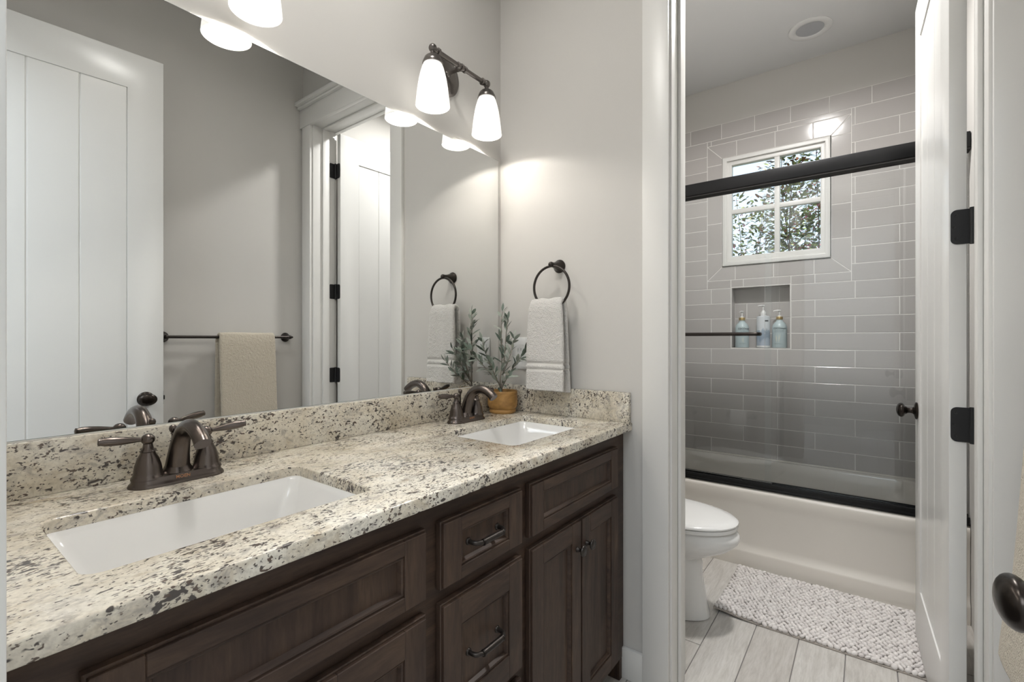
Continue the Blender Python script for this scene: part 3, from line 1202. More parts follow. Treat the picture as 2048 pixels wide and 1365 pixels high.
# ------------------------------------------------------------------ towel ring with hand towel
tr = empty('towel_ring', (.287, FAR0, 1.440))
tag(tr, 'dark bronze towel ring on the wall beside the mirror', 'towel ring')
b = MB()
b.lathe([(.0, 0), (.0245, 0), (.0255, .003), (.0245, .006), (.021, .009), (.016, .020), (.0115, .036), (.0095, .050), (.0098, .0545)], (0, 0, 0), '-y', 28)
b.sphere((0, -.062, 0), .0105, 0, 18)
b.build('post', M['orb'], tr, 45)
b = MB()
RC, RR = (0, -.060, -.0825), .0765
ring = [(RC[0] + RR * math.sin(2 * math.pi * i / 64), RC[1], RC[2] + RR * math.cos(2 * math.pi * i / 64)) for i in range(65)]
b.tube(ring, .0047, 12, cap=False)
b.build('ring', M['orb'], tr, 60)


def cloth_strip(name, path, widths, thick, mats, bands, c, ax, ay, seed, nx=22, wrinkle=.0035, label=None, edge_fold=0.0):
    """folded towel: a thick strip swept along path [(depth, z)], width along ax, depth along ay.
    bands: index ranges of the path drawn as woven border"""
    mb = MB()
    rn = random.Random(seed)
    n = len(path)
    rings = []
    bandset = set()
    for a, e_ in bands:
        bandset |= set(range(a, e_))
    for i, (d, z) in enumerate(path):
        d0, z0 = path[max(i - 1, 0)]
        d1, z1 = path[min(i + 1, n - 1)]
        t = Vector((d1 - d0, z1 - z0)).normalized()
        nrm = Vector((-t.y, t.x))
        w = widths[i]
        th = thick[i] * (0.72 if i in bandset else 1.0)
        ring = []
        prof = []
        for k in range(nx + 1):
            prof.append((-1 + 2 * k / nx, 1))
        for k in range(5):
            a = math.pi / 2 - math.pi * (k + 1) / 6
            prof.append((1 + .0, math.sin(a)))
        for k in range(nx + 1):
            prof.append((1 - 2 * k / nx, -1))
        for k in range(5):
            a = -math.pi / 2 + math.pi * (k + 1) / 6
            prof.append((-1, math.sin(a)))
        for u, sd in prof:
            bul = math.sqrt(max(0, 1 - sd * sd)) * th * .5
            xx = u * w / 2 + (bul if u > 0 else -bul)
            wv = wrinkle * noise.noise(Vector((u * 2.2 + seed, z * 4.0, d * 9)))
            wv += wrinkle * .9 * math.sin(u * 4.2 + z * 6 + seed) * min(1, abs(i - n / 2) / (n / 2) + .25)
            hh = sd * th / 2 + wv
            dd, zz = d + nrm.x * hh, z + nrm.y * hh
            ring.append((c[0] + ax[0] * xx + ay[0] * dd, c[1] + ax[1] * xx + ay[1] * dd, zz))
        rings.append(ring)
    m = len(rings[0])
    for i in range(n - 1):
        mb.loft([rings[i], rings[i + 1]], i == 0, i == n - 2, 1 if i in bandset and i + 1 in bandset else 0)
    # merge doubled rings
    bm_ = bmesh.new()
    idx = []
    me_v = mb.v
    o = mb.build(name, mats, None, 0)
    bm_.from_mesh(o.data)
    bmesh.ops.remove_doubles(bm_, verts=bm_.verts[:], dist=1e-6)
    bmesh.ops.recalc_face_normals(bm_, faces=bm_.faces[:])
    bm_.to_mesh(o.data)
    bm_.free()
    o.data.polygons.foreach_set('use_smooth', [True] * len(o.data.polygons))
    o.data.update()
    return o


# hand towel: front panel down to z .975, over the ring bottom, back panel a little lower
path, wid, thk = [], [], []
zt = 1.3085
yf, yb_ = 1.450, 1.503
zs = [.978, .980, .986, .996, 1.010, 1.024, 1.036, 1.042, 1.046, 1.0475, 1.0525, 1.056, 1.0575, 1.062, 1.068, 1.0695, 1.0745, 1.0785, 1.080, 1.09] + [1.10 + i * .0127 for i in range(15)]
for z in zs:
    k = min(1, max(0, (z - .978) / (zt - .978)))
    path.append((yf + .010 * k, z))
    wid.append(.150 - .030 * k ** 2)
    thk.append(.017 + .004 * k)
for i in range(1, 8):
    a = math.pi * i / 8
    path.append(((yf + .010 + yb_ - .010) / 2 - (yb_ - yf - .020) / 2 * math.cos(a), 1.285 + .0215 * math.sin(a)))
    wid.append(.119)
    thk.append(.019)
zb = [1.275 - i * .0135 for i in range(15)] + [1.08, 1.0785, 1.0745, 1.0695, 1.068, 1.062, 1.0575, 1.056, 1.0525, 1.0475, 1.046, 1.04, 1.025, 1.005, .985, .972, .969]
for z in zb:
    k = min(1, max(0, (z - .97) / (zt - .97)))
    path.append((yb_ - .010 * k, z))
    wid.append(.146 - .022 * k)
    thk.append(.013)
nf = zs.index(1.0475)
b1 = (zs.index(1.0475), zs.index(1.056) + 1)
b2 = (zs.index(1.0695), zs.index(1.0785) + 1)
ob = len(zs) + 7
bb1 = (ob + zb.index(1.0785), ob + zb.index(1.0695) + 1)
bb2 = (ob + zb.index(1.056), ob + zb.index(1.0475) + 1)
ht = cloth_strip('hand_towel', path, wid, thk, [M['terry'], M['terry_band']], [b1, b2, bb1, bb2], (.274, 0, 0), (1, 0), (0, 1), 3)
tag(ht, 'small white terry hand towel hanging from the towel ring', 'towel')

# ------------------------------------------------------------------ towel bar with bath towel
tb = empty('towel_bar', (WR, 1.12, 1.175))
tag(tb, 'long dark bronze towel bar on the wall opposite the mirror', 'towel bar')
for yy in (.815, 1.425):
    b = MB()
    b.lathe([(.0, 0), (.026, 0), (.027, .003), (.026, .006), (.022, .009), (.016, .020), (.0115, .034), (.0098, .046), (.0105, .052)], (0, yy - 1.12, 0), '-x', 28)
    b.sphere((-.058, yy - 1.12, 0), .0115, 0, 18)
    b.sphere((-.058, yy - 1.12 + (.013 if yy > 1 else -.013), 0), .0062, 0, 12)
    b.build('post', M['orb'], tb, 45)
b = MB()
b.tube([(-.058, -.305, 0), (-.058, .305, 0)], .0075, 16)
b.build('bar', M['orb'], tb, 60)
path, wid, thk = [], [], []
xb = WR - .058
zs = [.545, .547, .555, .570, .60, .63, .655, .668, .676, .684, .69, .72] + [.75 + i * .035 for i in range(12)]
for z in zs:
    k = (z - .545) / (1.175 - .545)
    path.append((xb - .014 - .042 * (1 - k) - (.006 if z < .68 else 0), z))
    wid.append(.272)
    thk.append(.018)
for i in range(1, 8):
    a = math.pi * i / 8
    path.append((xb - .0165 * math.cos(a), 1.177 + .0165 * math.sin(a)))
    wid.append(.272)
    thk.append(.013)
for i in range(14):
    z = 1.16 - i * .041
    path.append((xb + .016 + .010 * (i / 13), z))
    wid.append(.285)
    thk.append(.016)
bt = cloth_strip('bath_towel', path, wid, thk, [M['terry_beige'], M['terry_beige']], [], (0, 1.185, 0), (0, 1), (1, 0), 8, wrinkle=.002)
tag(bt, 'folded beige bath towel hanging on the towel bar', 'towel')

# ------------------------------------------------------------------ outlet
oc = empty('wall_outlet', (.1025, FAR0, 1.108))
tag(oc, 'white wall outlet plate behind the potted olive', 'outlet')
b = MB()
b.slab(rrect(-.035, .035, -.0635, .0635, .004, 3), [rect(-.0168, .0168, -.0335, .0335)], -.0055, 0, 'xz', bev=.0015)
b.build('cover_plate', M['white_plastic'], oc, 35)
b = MB()
b.slab(rect(-.0162, .0162, -.033, .033), [rect(-.009, -.006, .010, .020), rect(.006, .009, .010, .020), rect(-.009, -.006, -.020, -.010), rect(.006, .009, -.020, -.010)], -.0065, -.001, 'xz')
b.build('receptacle', M['white_plastic'], oc, 0)

# ------------------------------------------------------------------ potted olive
po = empty('potted_olive', (.086, 1.443, CT))
tag(po, 'small potted olive tree in a carved wooden pot beside the mirror', 'plant')
b = MB()
b.lathe([(.0, 0), (.047, 0), (.050, .003), (.0515, .008), (.0510, .014), (.0490, .0165), (.0545, .022), (.0575, .032), (.0580, .045), (.0570, .060), (.0565, .068), (.0575, .076), (.0575, .083), (.0560, .086), (.0535, .085), (.0520, .078), (.0510, .060), (.0, .058)], (0, 0, 0), 'z', 48)
b.build('pot', M['pot'], po, 40)
b = MB()
b.lathe([(.0, .074), (.020, .075), (.040, .072), (.0515, .070), (.0510, .064), (0, .062)], (0, 0, 0), 'z', 24)
b.build('soil', M['soil'], po, 40)
rnd = random.Random(21)
stems = MB()
leaves = MB()
RV = Vector((.7985, .602, 0))          # to the right as one faces the corner
LV = Vector((-.22, -.95, 0))           # to the left, along the mirror


def leaf(mb, p, d, ln, wd, up, mi=0, curl=.15):
    d = d.normalized()
    sd = d.cross(up)
    if sd.length < 1e-3:
        sd = d.cross(Vector((1, .3, 0)))
    sd.normalize()
    nn = sd.cross(d)
    vs_ = []
    prof = [(0, .12), (.18, .62), (.42, 1.0), (.68, .86), (.88, .45), (1.0, .04)]
    for t, ww in prof:
        cpt = p + d * ln * t + nn * (-curl * ln * t * t)
        vs_ += [cpt - sd * wd / 2 * ww + nn * wd * .10 * ww, cpt - nn * 0, cpt + sd * wd / 2 * ww + nn * wd * .10 * ww]
    fs = []
    for i in range(len(prof) - 1):
        a = i * 3
        fs += [(a, a + 1, a + 4, a + 3), (a + 1, a + 2, a + 5, a + 4)]
    mb.add(vs_, fs, mi)


# branches in px-like units to the right / up from the soil, plus a depth push towards the room
PX = .00193


def bp(du, dv, dep=0.0):
    base = Vector((-.003, -.004, .072))
    h = RV * (du * PX) if du > 0 else LV * (-du * PX * 1.38)
    return base + h + Vector((0, 0, dv * PX)) + Vector((.5, -.72, 0)) * dep


branches = [
    ([bp(0, 0), bp(3, 40), bp(7, 85), bp(10, 125), bp(13, 150)], .0034, 17),
    ([bp(-2, 0), bp(-2, 30), bp(1, 60), bp(0, 100), bp(0, 140), bp(2, 166)], .0036, 19),
    ([bp(-1, 18), bp(-14, 34), bp(-28, 52), bp(-44, 72), bp(-58, 92)], .0030, 18),
    ([bp(-8, 30), bp(-20, 58), bp(-30, 84), bp(-36, 108)], .0024, 13),
    ([bp(0, 12), bp(16, 40, .01), bp(30, 62, .02), bp(42, 78, .025), bp(50, 86, .03)], .0026, 16),
    ([bp(3, 40), bp(14, 66, .02), bp(22, 92, .025), bp(26, 112, .03)], .0024, 14),
    ([bp(0, 10), bp(-6, 28, .04), bp(-12, 46, .07), bp(-16, 66, .10)], .0024, 11),
    ([bp(0, 8), bp(6, 22, .03), bp(12, 32, .06), bp(16, 40, .08)], .0022, 7),
]
for pts, r0, nl in branches:
    sm = smoothpath(pts, 5)
    n = len(sm)
    stems.tube(sm, [r0 * (1 - .72 * i / (n - 1)) for i in range(n)], 7)
    for k in range(nl):
        t = .24 + .76 * (k + rnd.uniform(.2, .8)) / nl
        i = min(n - 2, int(t * (n - 1)))
        p = sm[i].lerp(sm[i + 1], t * (n - 1) - i)
        tg = (sm[i + 1] - sm[i]).normalized()
        a = rnd.uniform(0, 2 * math.pi)
        s1 = tg.cross(Vector((.3, .5, .8))).normalized()
        s2 = tg.cross(s1)
        rad = s1 * math.cos(a) + s2 * math.sin(a)
        d = (tg * rnd.uniform(.5, 1.25) + rad * rnd.uniform(.5, 1.0) + Vector((0, 0, rnd.uniform(-.25, .25)))).normalized()
        ln = rnd.uniform(.032, .047)
        ww = rnd.uniform(.0115, .0155)
        tip = p + d * ln
        wp = tip + Vector((.086, 1.443, 0))
        if wp.x < .012 or wp.y > 1.531:
            d = (Vector((max(d.x, .25) if wp.x < .02 else d.x, min(d.y, -.15) if wp.y > 1.525 else d.y, d.z + .3))).normalized()
        leaf(leaves, p, d, ln, ww, Vector((rnd.uniform(-.8, .8), rnd.uniform(-.8, .4), 1)), 0, rnd.uniform(-.12, .25))
    leaf(leaves, sm[-1], (sm[-1] - sm[-3]).normalized(), .034, .0105, Vector((.5, -.7, .6)))
# low leaves close to the rim
for du, dv, dd in ((-34, 12, (-.5, -.8, .10)), (-10, 8, (.7, -.5, -.25)), (14, 24, (.8, -.2, .12)), (34, 46, (.75, .35, .30)), (-3, 34, (-.1, -.6, .6)), (6, 22, (.6, -.6, .4))):
    leaf(leaves, bp(du * .55, max(dv, 14), .012), Vector(dd), .036, .0125, Vector((.3, -.3, 1)))


def clampv(mb):
    out = []
    for x, y, z in mb.v:
        x, y = float(x), float(y)
        x = max(x, .010 - .086)
        y = min(y, 1.532 - 1.443)
        if z < .104 - .003 and y > 1.512 - 1.443:
            y = 1.512 - 1.443
        out.append((x, y, z))
    mb.v = out


clampv(stems)
clampv(leaves)
stems.build('stem', M['stem'], po, 60)
leaves.build('foliage', M['olive'], po, 60, recalc=False)

# ------------------------------------------------------------------ bathtub
tub = empty('bathtub', (WR / 2, 3.01, 0))
tag(tub, 'white alcove bathtub behind the sliding glass doors', 'bathtub')
TY0, TY1, TZ = 2.655, 3.3735, .400
OX, OY = WR / 2, 3.01
b = MB()
hole = (.085, 1.455, 2.738, 3.322)


def tubring(d, z, r, n=10):
    q = rrect(hole[0] + d, hole[1] - d, hole[2] + d * .8, hole[3] - d * .8, r, n)
    return [(p[0] - OX, p[1] - OY, z) for p in q]


# rim deck with rounded front, from a profile swept along x, then the deck slab with its opening
deck = [(p[0] - OX, p[1] - OY) for p in rect(.002, WR - .002, TY0 + .024, TY1)]
hp = [(p[0] - OX, p[1] - OY) for p in reversed(rrect(hole[0] - .012, hole[1] + .012, hole[2] - .010, hole[3] + .010, .11, 10))]
b.slab(deck, [hp], TZ - .03, TZ, 'xy')
prof = [(TY0 + .024, TZ - .03), (TY0 + .024, TZ)]
for i in range(1, 8):
    a = R(90 - 90 * i / 7)
    prof.append((TY0 + .024 - .024 * math.cos(a), TZ - .024 + .024 * math.sin(a)))
prof += [(TY0, .345), (TY0 + .003, .325), (TY0 + .005, .30), (TY0 + .006, .12), (TY0 + .004, .092), (TY0 - .004, .080), (TY0 - .006, .070), (TY0 - .006, .0), (TY0 + .024, 0.0)]
xa, xc = .002 - OX, WR - .002 - OX
b.loft([[(xa, p[0] - OY, p[1]) for p in prof], [(xc, p[0] - OY, p[1]) for p in prof]])
b.loft([tubring(-.012, TZ, .11), tubring(-.006, TZ - .002, .115), tubring(0, TZ - .012, .12), tubring(.010, TZ - .06, .13), tubring(.05, .17, .15), tubring(.075, .105, .16), tubring(.11, .08, .16), tubring(.22, .072, .09)], False, True)
b.box(.002 - OX, WR - .002 - OX, TY1 - OY - .018, TY1 - OY, TZ - .01, TZ + .006, bev=.004)
b.build('tub_shell', M['tub'], tub, 40, recalc=True)
b = MB()
b.lathe([(.0, 0), (.030, 0), (.032, .004), (.028, .009), (.0, .011)], (hole[0] - OX + .035, 3.03 - OY, .29), 'x', 24)
b.build('overflow_plate', M['chrome'], tub, 40)

# ------------------------------------------------------------------ sliding shower doors
sd = empty('shower_door', (WR / 2, 2.675, TZ))
tag(sd, 'black framed sliding glass shower doors on the tub rim', 'shower door')


def S(x0, x1, y0, y1, z0, z1):
    return (x0 - WR / 2, x1 - WR / 2, y0 - 2.675, y1 - 2.675, z0 - TZ, z1 - TZ)


b = MB()
b.box(*S(.002, WR - .002, 2.643, 2.712, 1.945, 2.010), bev=.004)
b.box(*S(.002, WR - .002, 2.646, 2.709, 1.938, 1.946), mi=1)
b.build('top_rail', [M['blk'], M['dark']], sd, 30)
b = MB()
b.box(*S(.002, WR - .002, 2.660, 2.716, TZ + .0005, .414), bev=.002)
b.box(*S(.002, WR - .002, 2.660, 2.668, .413, .436), bev=.002)
b.box(*S(.002, WR - .002, 2.682, 2.692, .413, .430), bev=.002)
b.box(*S(.002, WR - .002, 2.706, 2.716, .413, .436), bev=.002)
b.box(*S(.70, .835, 2.6605, 2.69, .436, .441), bev=.001)
b.build('bottom_track', M['blk'], sd, 30)
b = MB()
b.box(*S(.002, .028, 2.662, 2.712, .437, 1.944), bev=.002)
b.build('wall_channel', M['blk'], sd, 30)
b = MB()
b.box(*S(.03, .832, 2.671, 2.679, .442, 1.944))
g1 = b.build('glass_panel', M['shower_glass'], sd, 0)
b = MB()
b.box(*S(.800, WR - .004, 2.695, 2.703, .431, 1.944))
g2 = b.build('glass_panel', M['shower_glass'], sd, 0)
b = MB()
zb_ = 1.190 - TZ
yb0 = 2.671 - 2.675
pth = smoothpath([(.782 - WR / 2, yb0, zb_), (.782 - WR / 2, yb0 - .022, zb_), (.776 - WR / 2, yb0 - .040, zb_), (.755 - WR / 2, yb0 - .048, zb_), (.60 - WR / 2, yb0 - .048, zb_), (.30 - WR / 2, yb0 - .048, zb_), (.115 - WR / 2, yb0 - .048, zb_), (.094 - WR / 2, yb0 - .040, zb_), (.088 - WR / 2, yb0 - .022, zb_), (.088 - WR / 2, yb0, zb_)], 5)
b.tube(pth, .0095, 14)
b.build('handle_bar', M['orb'], g1, 60)


# ------------------------------------------------------------------ toilet
to = empty('toilet', (.10, 2.068, 0))
tag(to, 'white toilet with closed lid beside the bathtub', 'toilet')


def egg(xb, xf, hw, z, n=48, sq=2.0, wide=.42):
    """plan outline: squarer at the back, elongated at the front; local x from the wall"""
    out = []
    xc = xb + (xf - xb) * wide
    for i in range(n):
        a = 2 * math.pi * i / n
        ca, sa = math.cos(a), math.sin(a)
        if ca >= 0:
            ex, ey = 2.0, 2.15
            x = xc + (xf - xc) * math.copysign(abs(ca) ** (2 / ex), ca)
            y = hw * math.copysign(abs(sa) ** (2 / ey), sa)
        else:
            x = xc + (xc - xb) * math.copysign(abs(ca) ** (2 / 2.6), ca)
            y = hw * math.copysign(abs(sa) ** (2 / 2.4), sa)
        out.append((x, y, z))
    return out


XO = .10
b = MB()
b.loft([egg(.02, .585, .122, 0), egg(.02, .593, .126, .004), egg(.02, .592, .125, .018), egg(.03, .582, .118, .06), egg(.04, .570, .111, .13), egg(.05, .562, .109, .185), egg(.05, .564, .112, .215), egg(.05, .556, .118, .243), egg(.05, .610, .146, .272), egg(.04, .668, .168, .302), egg(.04, .700, .181, .332), egg(.04, .709, .1855, .352), egg(.04, .705, .184, .366), egg(.05, .694, .179, .380), egg(.06, .688, .175, .386)])
b.build('bowl', M['porcelain'], to, 50)
b = MB()
b.loft([egg(.175, .690, .178, .3885), egg(.172, .699, .183, .391), egg(.172, .701, .184, .400), egg(.175, .698, .182, .4055)])
b.build('seat', M['porcelain'], to, 50)
b = MB()
b.loft([egg(.172, .698, .182, .4075), egg(.170, .702, .185, .410), egg(.170, .702, .185, .4155), egg(.174, .694, .180, .421), egg(.19, .66, .160, .4255), egg(.24, .56, .110, .4285), egg(.30, .46, .05, .4292)])
b.build('lid', M['porcelain'], to, 50)
for s in (-1, 1):
    b = MB()
    b.lathe([(.0, .388), (.016, .388), (.016, .408), (.0, .412)], (.185, s * .075, 0), 'z', 16)
    b.build('lid_hinge', M['porcelain'], to, 40)
b = MB()


def rr3(x0, x1, y0, y1, r, z):
    return [(p[0], p[1], z) for p in rrect(x0, x1, y0, y1, r, 6)]


b.loft([rr3(-.085, .125, -.19, .19, .03, .37), rr3(-.09, .13, -.205, .205, .035, .40), rr3(-.092, .135, -.215, .215, .035, .70)])
b.build('tank', M['porcelain'], to, 40)
b = MB()
b.loft([rr3(-.094, .142, -.222, .222, .035, .7005), rr3(-.096, .146, -.226, .226, .037, .712), rr3(-.096, .146, -.226, .226, .037, .728), rr3(-.09, .138, -.218, .218, .034, .738)])
b.build('tank_lid', M['porcelain'], to, 40)
b = MB()
b.tube([(.137, -.15, .65), (.155, -.15, .65), (.158, -.145, .65), (.158, -.08, .645)], [.012, .010, .006, .006], 12)
b.build('flush_lever', M['orb'], to, 40)

# ------------------------------------------------------------------ toilet paper
tp = empty('toilet_paper_holder', (.50, FAR1, .62))
tag(tp, 'toilet paper holder on the bath side of the partition, seen only as a glass reflection', 'paper holder')
b = MB()
for s in (-1, 1):
    b.lathe([(.0, 0), (.022, 0), (.021, .006), (.012, .012), (.010, .075), (.0, .078)], (s * .080, 0, 0), 'y', 18)
b.tube([(-.08, .066, 0), (.08, .066, 0)], .008, 12)
b.build('bracket', M['orb'], tp, 40)
tpr = empty('toilet_paper_roll', (.50, FAR1 + .066, .62))
tag(tpr, 'white toilet paper roll on its holder beside the toilet', 'toilet paper')
b = MB()
b.lathe([(.020, -.052), (.053, -.052), (.055, -.050), (.055, .050), (.053, .052), (.020, .052), (.020, -.052)], (0, 0, -.010), 'x', 36)
b.box(-.052, .052, .0535, .0545, -.10, -.01)
b.build('paper', M['paper'], tpr, 40)
b = MB()
b.lathe([(.0198, -.053), (.0198, .053), (.0185, .053), (.0185, -.053), (.0198, -.053)], (0, 0, -.010), 'x', 24)
b.build('core', M['cardboard'], tpr, 40)

# ------------------------------------------------------------------ bath mat
bm_o = empty('bath_mat', (1.03, 2.372, 0))
tag(bm_o, 'beige chenille bath mat on the plank floor along the tub', 'rug')
MX0, MX1, MY0, MY1 = .692 - 1.03, 1.40 - 1.03, 2.130 - 2.372, 2.625 - 2.372


def lift(x, y):
    # the near left corner curls up a little
    dx, dy = x - MX0, y - MY0
    return .016 * math.exp(-(dx / .10) ** 2 - (dy / .07) ** 2)


b = MB()
nx, ny = 36, 24
g = [[(MX0 + (MX1 - MX0) * i / nx, MY0 + (MY1 - MY0) * j / ny) for i in range(nx + 1)] for j in range(ny + 1)]
vs_ = [(x, y, .0045 + lift(x, y)) for r in g for x, y in r] + [(x, y, .0005 + lift(x, y) * .92) for r in g for x, y in r]
fs = []
nn = (nx + 1) * (ny + 1)
for j in range(ny):
    for i in range(nx):
        a = j * (nx + 1) + i
        fs.append((a, a + 1, a + nx + 2, a + nx + 1))
        fs.append((nn + a, nn + a + nx + 1, nn + a + nx + 2, nn + a + 1))
for i in range(nx):
    fs.append((i, nn + i, nn + i + 1, i + 1))
    a = ny * (nx + 1) + i
    fs.append((a, a + 1, nn + a + 1, nn + a))
for j in range(ny):
    a = j * (nx + 1)
    fs.append((a, a + nx + 1, nn + a + nx + 1, nn + a))
    a += nx
    fs.append((a, nn + a, nn + a + nx + 1, a + nx + 1))
b.add(vs_, fs)
b.build('backing', M['rug_base'], bm_o, 40)
ico = bmesh.new()
bmesh.ops.create_icosphere(ico, subdivisions=2, radius=1)
ico.verts.index_update()
iv = [v.co.copy() for v in ico.verts]
ifc = [[v.index for v in f.verts] for f in ico.faces]
ico.free()
b = MB()
rnd = random.Random(77)
P = .0185
rows = int((MY1 - MY0 - .02) / (P * .9))
for j in range(rows + 1):
    y = MY0 + .011 + j * P * .9
    x = MX0 + .009 + (P * .5 if j % 2 else 0)
    while x < MX1 - .004:
        cx, cy = x + rnd.uniform(-.0022, .0022), y + rnd.uniform(-.0022, .0022)
        r = rnd.uniform(.0078, .0098)
        an = rnd.uniform(0, math.pi)
        ca, sa = math.cos(an), math.sin(an)
        tx, ty = rnd.uniform(-.35, .35), rnd.uniform(-.35, .35)
        h0 = .0100 + lift(cx, cy)
        pts = []
        for v in iv:
            px, py, pz = v.x * 1.18, v.y * .90, v.z
            pts.append((cx + r * (px * ca - py * sa) + r * tx * pz, cy + r * (px * sa + py * ca) + r * ty * pz, h0 + r * pz * 1.05))
        b.add(pts, ifc)
        x += P
pl_ = b.build('pile', M['pile'], bm_o, 180, recalc=False)
pl_['kind'] = 'stuff'


# ------------------------------------------------------------------ bottles in the niche
def wrap(me, R_, zc, ang0):
    """bend flat text (x right, y up) around a bottle of radius R_; facing -y at ang0 = 0"""
    for v in me.vertices:
        x, y, z = v.co
        a = ang0 + x / R_
        r = R_ + .0003 + z
        v.co = (math.sin(a) * r, -math.cos(a) * r, zc + y)


def add_text(txt, size, zc, ang0, Rr, m, parent, bold=0.0):
    me = text_mesh(txt, size, bold)
    wrap(me, Rr, zc, ang0)
    me.materials.append(m)
    o = bpy.data.objects.new('lettering', me)
    COL.objects.link(o)
    o.parent = parent
    return o


def patch(mb, R_, a0, a1, z0, z1, mi=0, n=10):
    rings = []
    for r in (R_ + .0001, R_ + .0006):
        pass
    vv = []
    for i in range(n + 1):
        a = a0 + (a1 - a0) * i / n
        for r, z in ((R_ + .0005, z0), (R_ + .0005, z1), (R_ - .0003, z1), (R_ - .0003, z0)):
            vv.append((math.sin(a) * r, -math.cos(a) * r, z))
    rings = [vv[i * 4:(i + 1) * 4] for i in range(n + 1)]
    mb.loft(rings, True, True, mi)


def pump(parent, z, spout_dir):
    mb = MB()
    mb.lathe([(.0, 0), (.0105, 0), (.0105, .005), (.0065, .008), (.0042, .010), (.0042, .032), (.0085, .035), (.0095, .039), (.0085, .043), (.0, .0445)], (0, 0, z), 'z', 20)
    d = Vector(spout_dir).normalized()
    mb.tube([Vector((0, 0, z + .0385)), Vector((0, 0, z + .0395)) + d * .014, Vector((0, 0, z + .038)) + d * .028, Vector((0, 0, z + .0355)) + d * .035], [.0055, .0046, .0036, .003], 12)
    mb.build('pump', M['white_plastic'], parent, 45)


def sage_bottle(x, label, second, ang, sp, palm):
    o = empty('pump_bottle', (x, BACK + .042, NZ0 + .0012))
    tag(o, label, 'bottle', 'bottles in the shower niche')
    r = .0418
    mb = MB()
    mb.lathe([(.0, 0), (r - .003, 0), (r - .0008, .0015), (r, .005), (r, .128), (r - .0012, .136), (r - .006, .148), (r - .0145, .160), (r - .022, .168), (.0175, .174), (.0165, .180), (.0, .180)], (0, 0, 0), 'z', 40)
    mb.build('bottle_body', M['bottle_blue'], o, 40)
    mb = MB()
    mb.lathe([(.0, .1795), (.0185, .1795), (.0188, .181), (.0188, .196), (.0175, .198), (.0, .198)], (0, 0, 0), 'z', 32)
    mb.build('collar', M['gold'], o, 40)
    pump(o, .198, sp)
    add_text('COCOmagic', .0148, .1185, ang, r, M['ink'], o, .0003)
    add_text(second, .0078, .1045, ang - .10, r, M['ink_soft'], o, .0001)
    for da, za, zc in ((.55, .0985, .0995), (.15, .0275, .0286), (.35, .0225, .0232)):
        mb = MB()
        patch(mb, r, ang - .75, ang + da, za, zc)
        mb.build('label_rule', M['ink_soft'], o, 0)
    if palm:
        mb = MB()
        for k, (a, h) in enumerate(((-.62, .050), (-.50, .060), (-.36, .052), (-.16, .064), (-.02, .058), (.12, .064))):
            base = ang - .42 + (.28 if k > 2 else 0)
            tipa = ang + a
            n = 7
            rings = []
            for i in range(n + 1):
                t = i / n
                aa = base + (tipa - base) * t ** 1.3
                z = .034 + (h - .008) * t
                wd = .030 * math.sin(math.pi * min(1, t * .92 + .06)) + .004
                rings.append([(math.sin(aa + s * wd) * (r + d), -math.cos(aa + s * wd) * (r + d), z) for s, d in ((-1, .0005), (1, .0005), (1, -.0003), (-1, -.0003))])
            mb.loft(rings)
        mb.build('leaf_emblem', M['ink_pale'], o, 0)
    else:
        mb = MB()
        patch(mb, r, ang - .36, ang - .28, .038, .062)
        patch(mb, r, ang - .20, ang - .12, .034, .066)
        mb.build('leaf_emblem', M['ink_pale'], o, 0)
    return o


sage_bottle(.5535, 'sage pump bottle at the end of the niche farthest from the bath door', 'SHAMPOO', .55, (-.2, -1, 0), False)
sage_bottle(.7715, 'sage pump bottle with leaf emblem beside the white bottle, nearest the bath door', 'CONDITIONER', .16, (-1, -.35, 0), True)
o = empty('pump_bottle', (.6795, BACK + .042, NZ0 + .0012))
tag(o, 'white pump bottle with blue mountain print, middle of the niche', 'bottle', 'bottles in the shower niche')
r = .0385
b = MB()
b.lathe([(.0, 0), (r - .003, 0), (r, .003), (r, .196), (r - .002, .2015), (r - .010, .2055), (.017, .207), (.0, .207)], (0, 0, 0), 'z', 40)
b.build('bottle_body', M['mountain'], o, 40)
b = MB()
b.lathe([(r + .0001, .002), (r + .0009, .002), (r + .0009, .014), (r + .0001, .014)], (0, 0, 0), 'z', 40)
b.build('base_band', M['white_plastic'], o, 40)
b = MB()
b.lathe([(.0, .207), (.0165, .207), (.0165, .228), (.012, .234), (.0, .234)], (0, 0, 0), 'z', 28)
b.build('collar', M['white_plastic'], o, 40)
pump(o, .2335, (-.8, -.6, 0))
b = MB()
patch(b, r, .36, .98, .168, .177, 0, 6)
b.build('label_print', M['ink'], o, 0)
for k, z in enumerate((.120, .114, .096, .090, .084)):
    b = MB()
    patch(b, r, .50, .80 + .05 * (k % 2), z, z + .0018, 0, 4)
    b.build('label_rule', M['ink_soft'], o, 0)


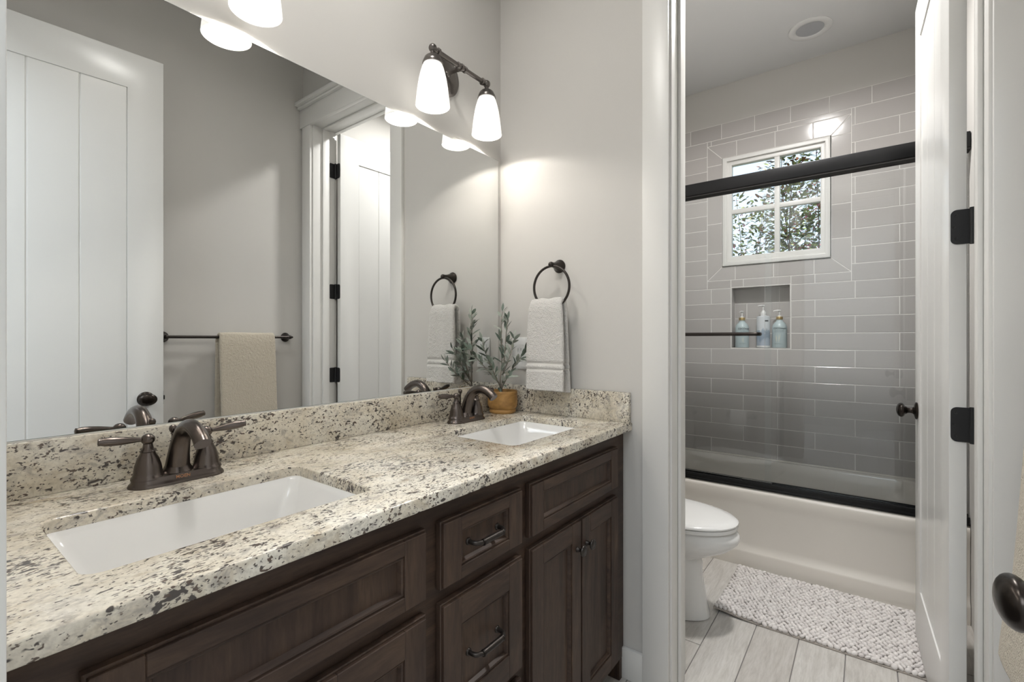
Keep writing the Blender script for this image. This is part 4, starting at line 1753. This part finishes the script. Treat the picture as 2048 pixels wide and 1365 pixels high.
# ------------------------------------------------------------------ ceiling lamps of the bath room, added fill lamp of the vanity room
def can_light(x, y, label, lit, rr=.103, watts=CEIL_W):
    o = empty('recessed_light', (x, y, CEIL))
    tag(o, label, 'light', 'recessed ceiling lights')
    mb = MB()
    n = 48
    prof = [(rr, 0), (rr, -.004), (rr - .006, -.0075), (rr - .030, -.0085), (rr - .036, -.004), (rr - .038, 0)]
    mb.loft([[(r_ * math.cos(2 * math.pi * j / n), r_ * math.sin(2 * math.pi * j / n), z) for j in range(n)] for r_, z in prof], False, False)
    mb.build('trim_ring', M['white_plastic'], o, 40)
    mb = MB()
    mb.lathe([(.0, -.0005), (rr - .0365, -.0005), (rr - .0365, -.0035), (.0, -.0038)], (0, 0, 0), 'z', 40)
    mb.build('lens', M['lens_on'] if lit else M['lens_off'], o, 40)
    if lit:
        ld = bpy.data.lights.new('lamp_light', 'AREA')
        ld.shape = 'DISK'
        ld.size = (rr - .04) * 2
        ld.spread = R(160)
        ld.energy = watts
        ld.color = (1.0, .985, .965)
        lo = bpy.data.objects.new('lamp_light', ld)
        lo.location = (0, 0, -.014)
        COL.objects.link(lo)
        lo.parent = o
    return o


can_light(.966, 3.050, 'unlit round recessed ceiling light above the bathtub', False)
can_light(.945, 2.222, 'lit round flush ceiling light above the bath mat', True, .122)
can_light(.45, .62, 'added round fill light on the vanity room ceiling, out of frame', True, .165, ROOM_FILL_W)  # unseen fixture, added to brighten the upper walls and door trim


# ------------------------------------------------------------------ shrub outside the window
def shrub(name, label, x0, x1, y0, y1, ztop, n, seed, fl):
    o = empty(name, ((x0 + x1) / 2, (y0 + y1) / 2, 0))
    tag(o, label, 'shrub', 'shrubs outside the window')
    ox, oy = (x0 + x1) / 2, (y0 + y1) / 2
    rn = random.Random(seed)
    st, lf = MB(), MB()
    canes = []
    for k in range(max(5, int((x1 - x0) * 9))):
        x, y = rn.uniform(x0, x1), rn.uniform(y0, y1)
        pts = [(x - ox, y - oy, 0)]
        zt = ztop * rn.uniform(.78, 1.0)
        for i in range(1, 7):
            z = zt * i / 6
            pts.append((x - ox + rn.uniform(-.05, .05) * i / 3, y - oy + rn.uniform(-.05, .05) * i / 3, z))
        sm = smoothpath(pts, 4)
        st.tube(sm, [.008 * (1 - .75 * i / (len(sm) - 1)) for i in range(len(sm))], 6)
        canes.append(sm)
    per = n // len(canes)
    for sm in canes:
        for k in range(per):
            t = rn.uniform(.22, 1) * (len(sm) - 1.01)
            i = int(t)
            p = sm[i].lerp(sm[i + 1], t - i)
            a = rn.uniform(0, 2 * math.pi)
            rad = Vector((math.cos(a), math.sin(a), rn.uniform(-.1, .6))).normalized()
            q = p + rad * rn.uniform(.02, .17)
            d = (rad + Vector((rn.uniform(-.6, .6), rn.uniform(-.6, .6), rn.uniform(-.5, .6)))).normalized()
            ln = rn.uniform(.032, .058)
            if rn.random() < fl:
                for _ in range(4):
                    leaf(lf, q + Vector((rn.uniform(-.014, .014), rn.uniform(-.014, .014), rn.uniform(-.014, .014))), Vector((rn.uniform(-1, 1), rn.uniform(-1, 1), rn.uniform(-1, 1))), .020, .014, Vector((0, .3, 1)), 1)
            else:
                leaf(lf, q, d, ln, ln * rn.uniform(.42, .55), Vector((rn.uniform(-.7, .7), rn.uniform(-.9, .5), 1)), 0, rn.uniform(-.1, .3))
    st.build('stem', M['bark'], o, 60)
    lf.build('foliage', [M['shrub'], M['petal']], o, 60, recalc=False)


shrub('flowering_shrub', 'leafy shrub with pink blossoms outside the window, denser right half', .70, 1.75, 3.98, 4.34, 3.1, 9000, 11, .05)
shrub('flowering_shrub', 'thinner leafy shrub outside the window with sky above it', -.45, .95, 4.78, 5.15, 2.72, 6500, 12, .035)
b = MB()
b.box(-6, 8, 3.53, 14, -.3, -.02)
lawn = islandmat('lawn', [(0, (0.10, 0.15, 0.05)), (1, (0.10, 0.15, 0.05))], 0.95)
tag(b.build('ground', lawn, smooth=0), 'lawn outside the bath window', 'ground', kind='structure')
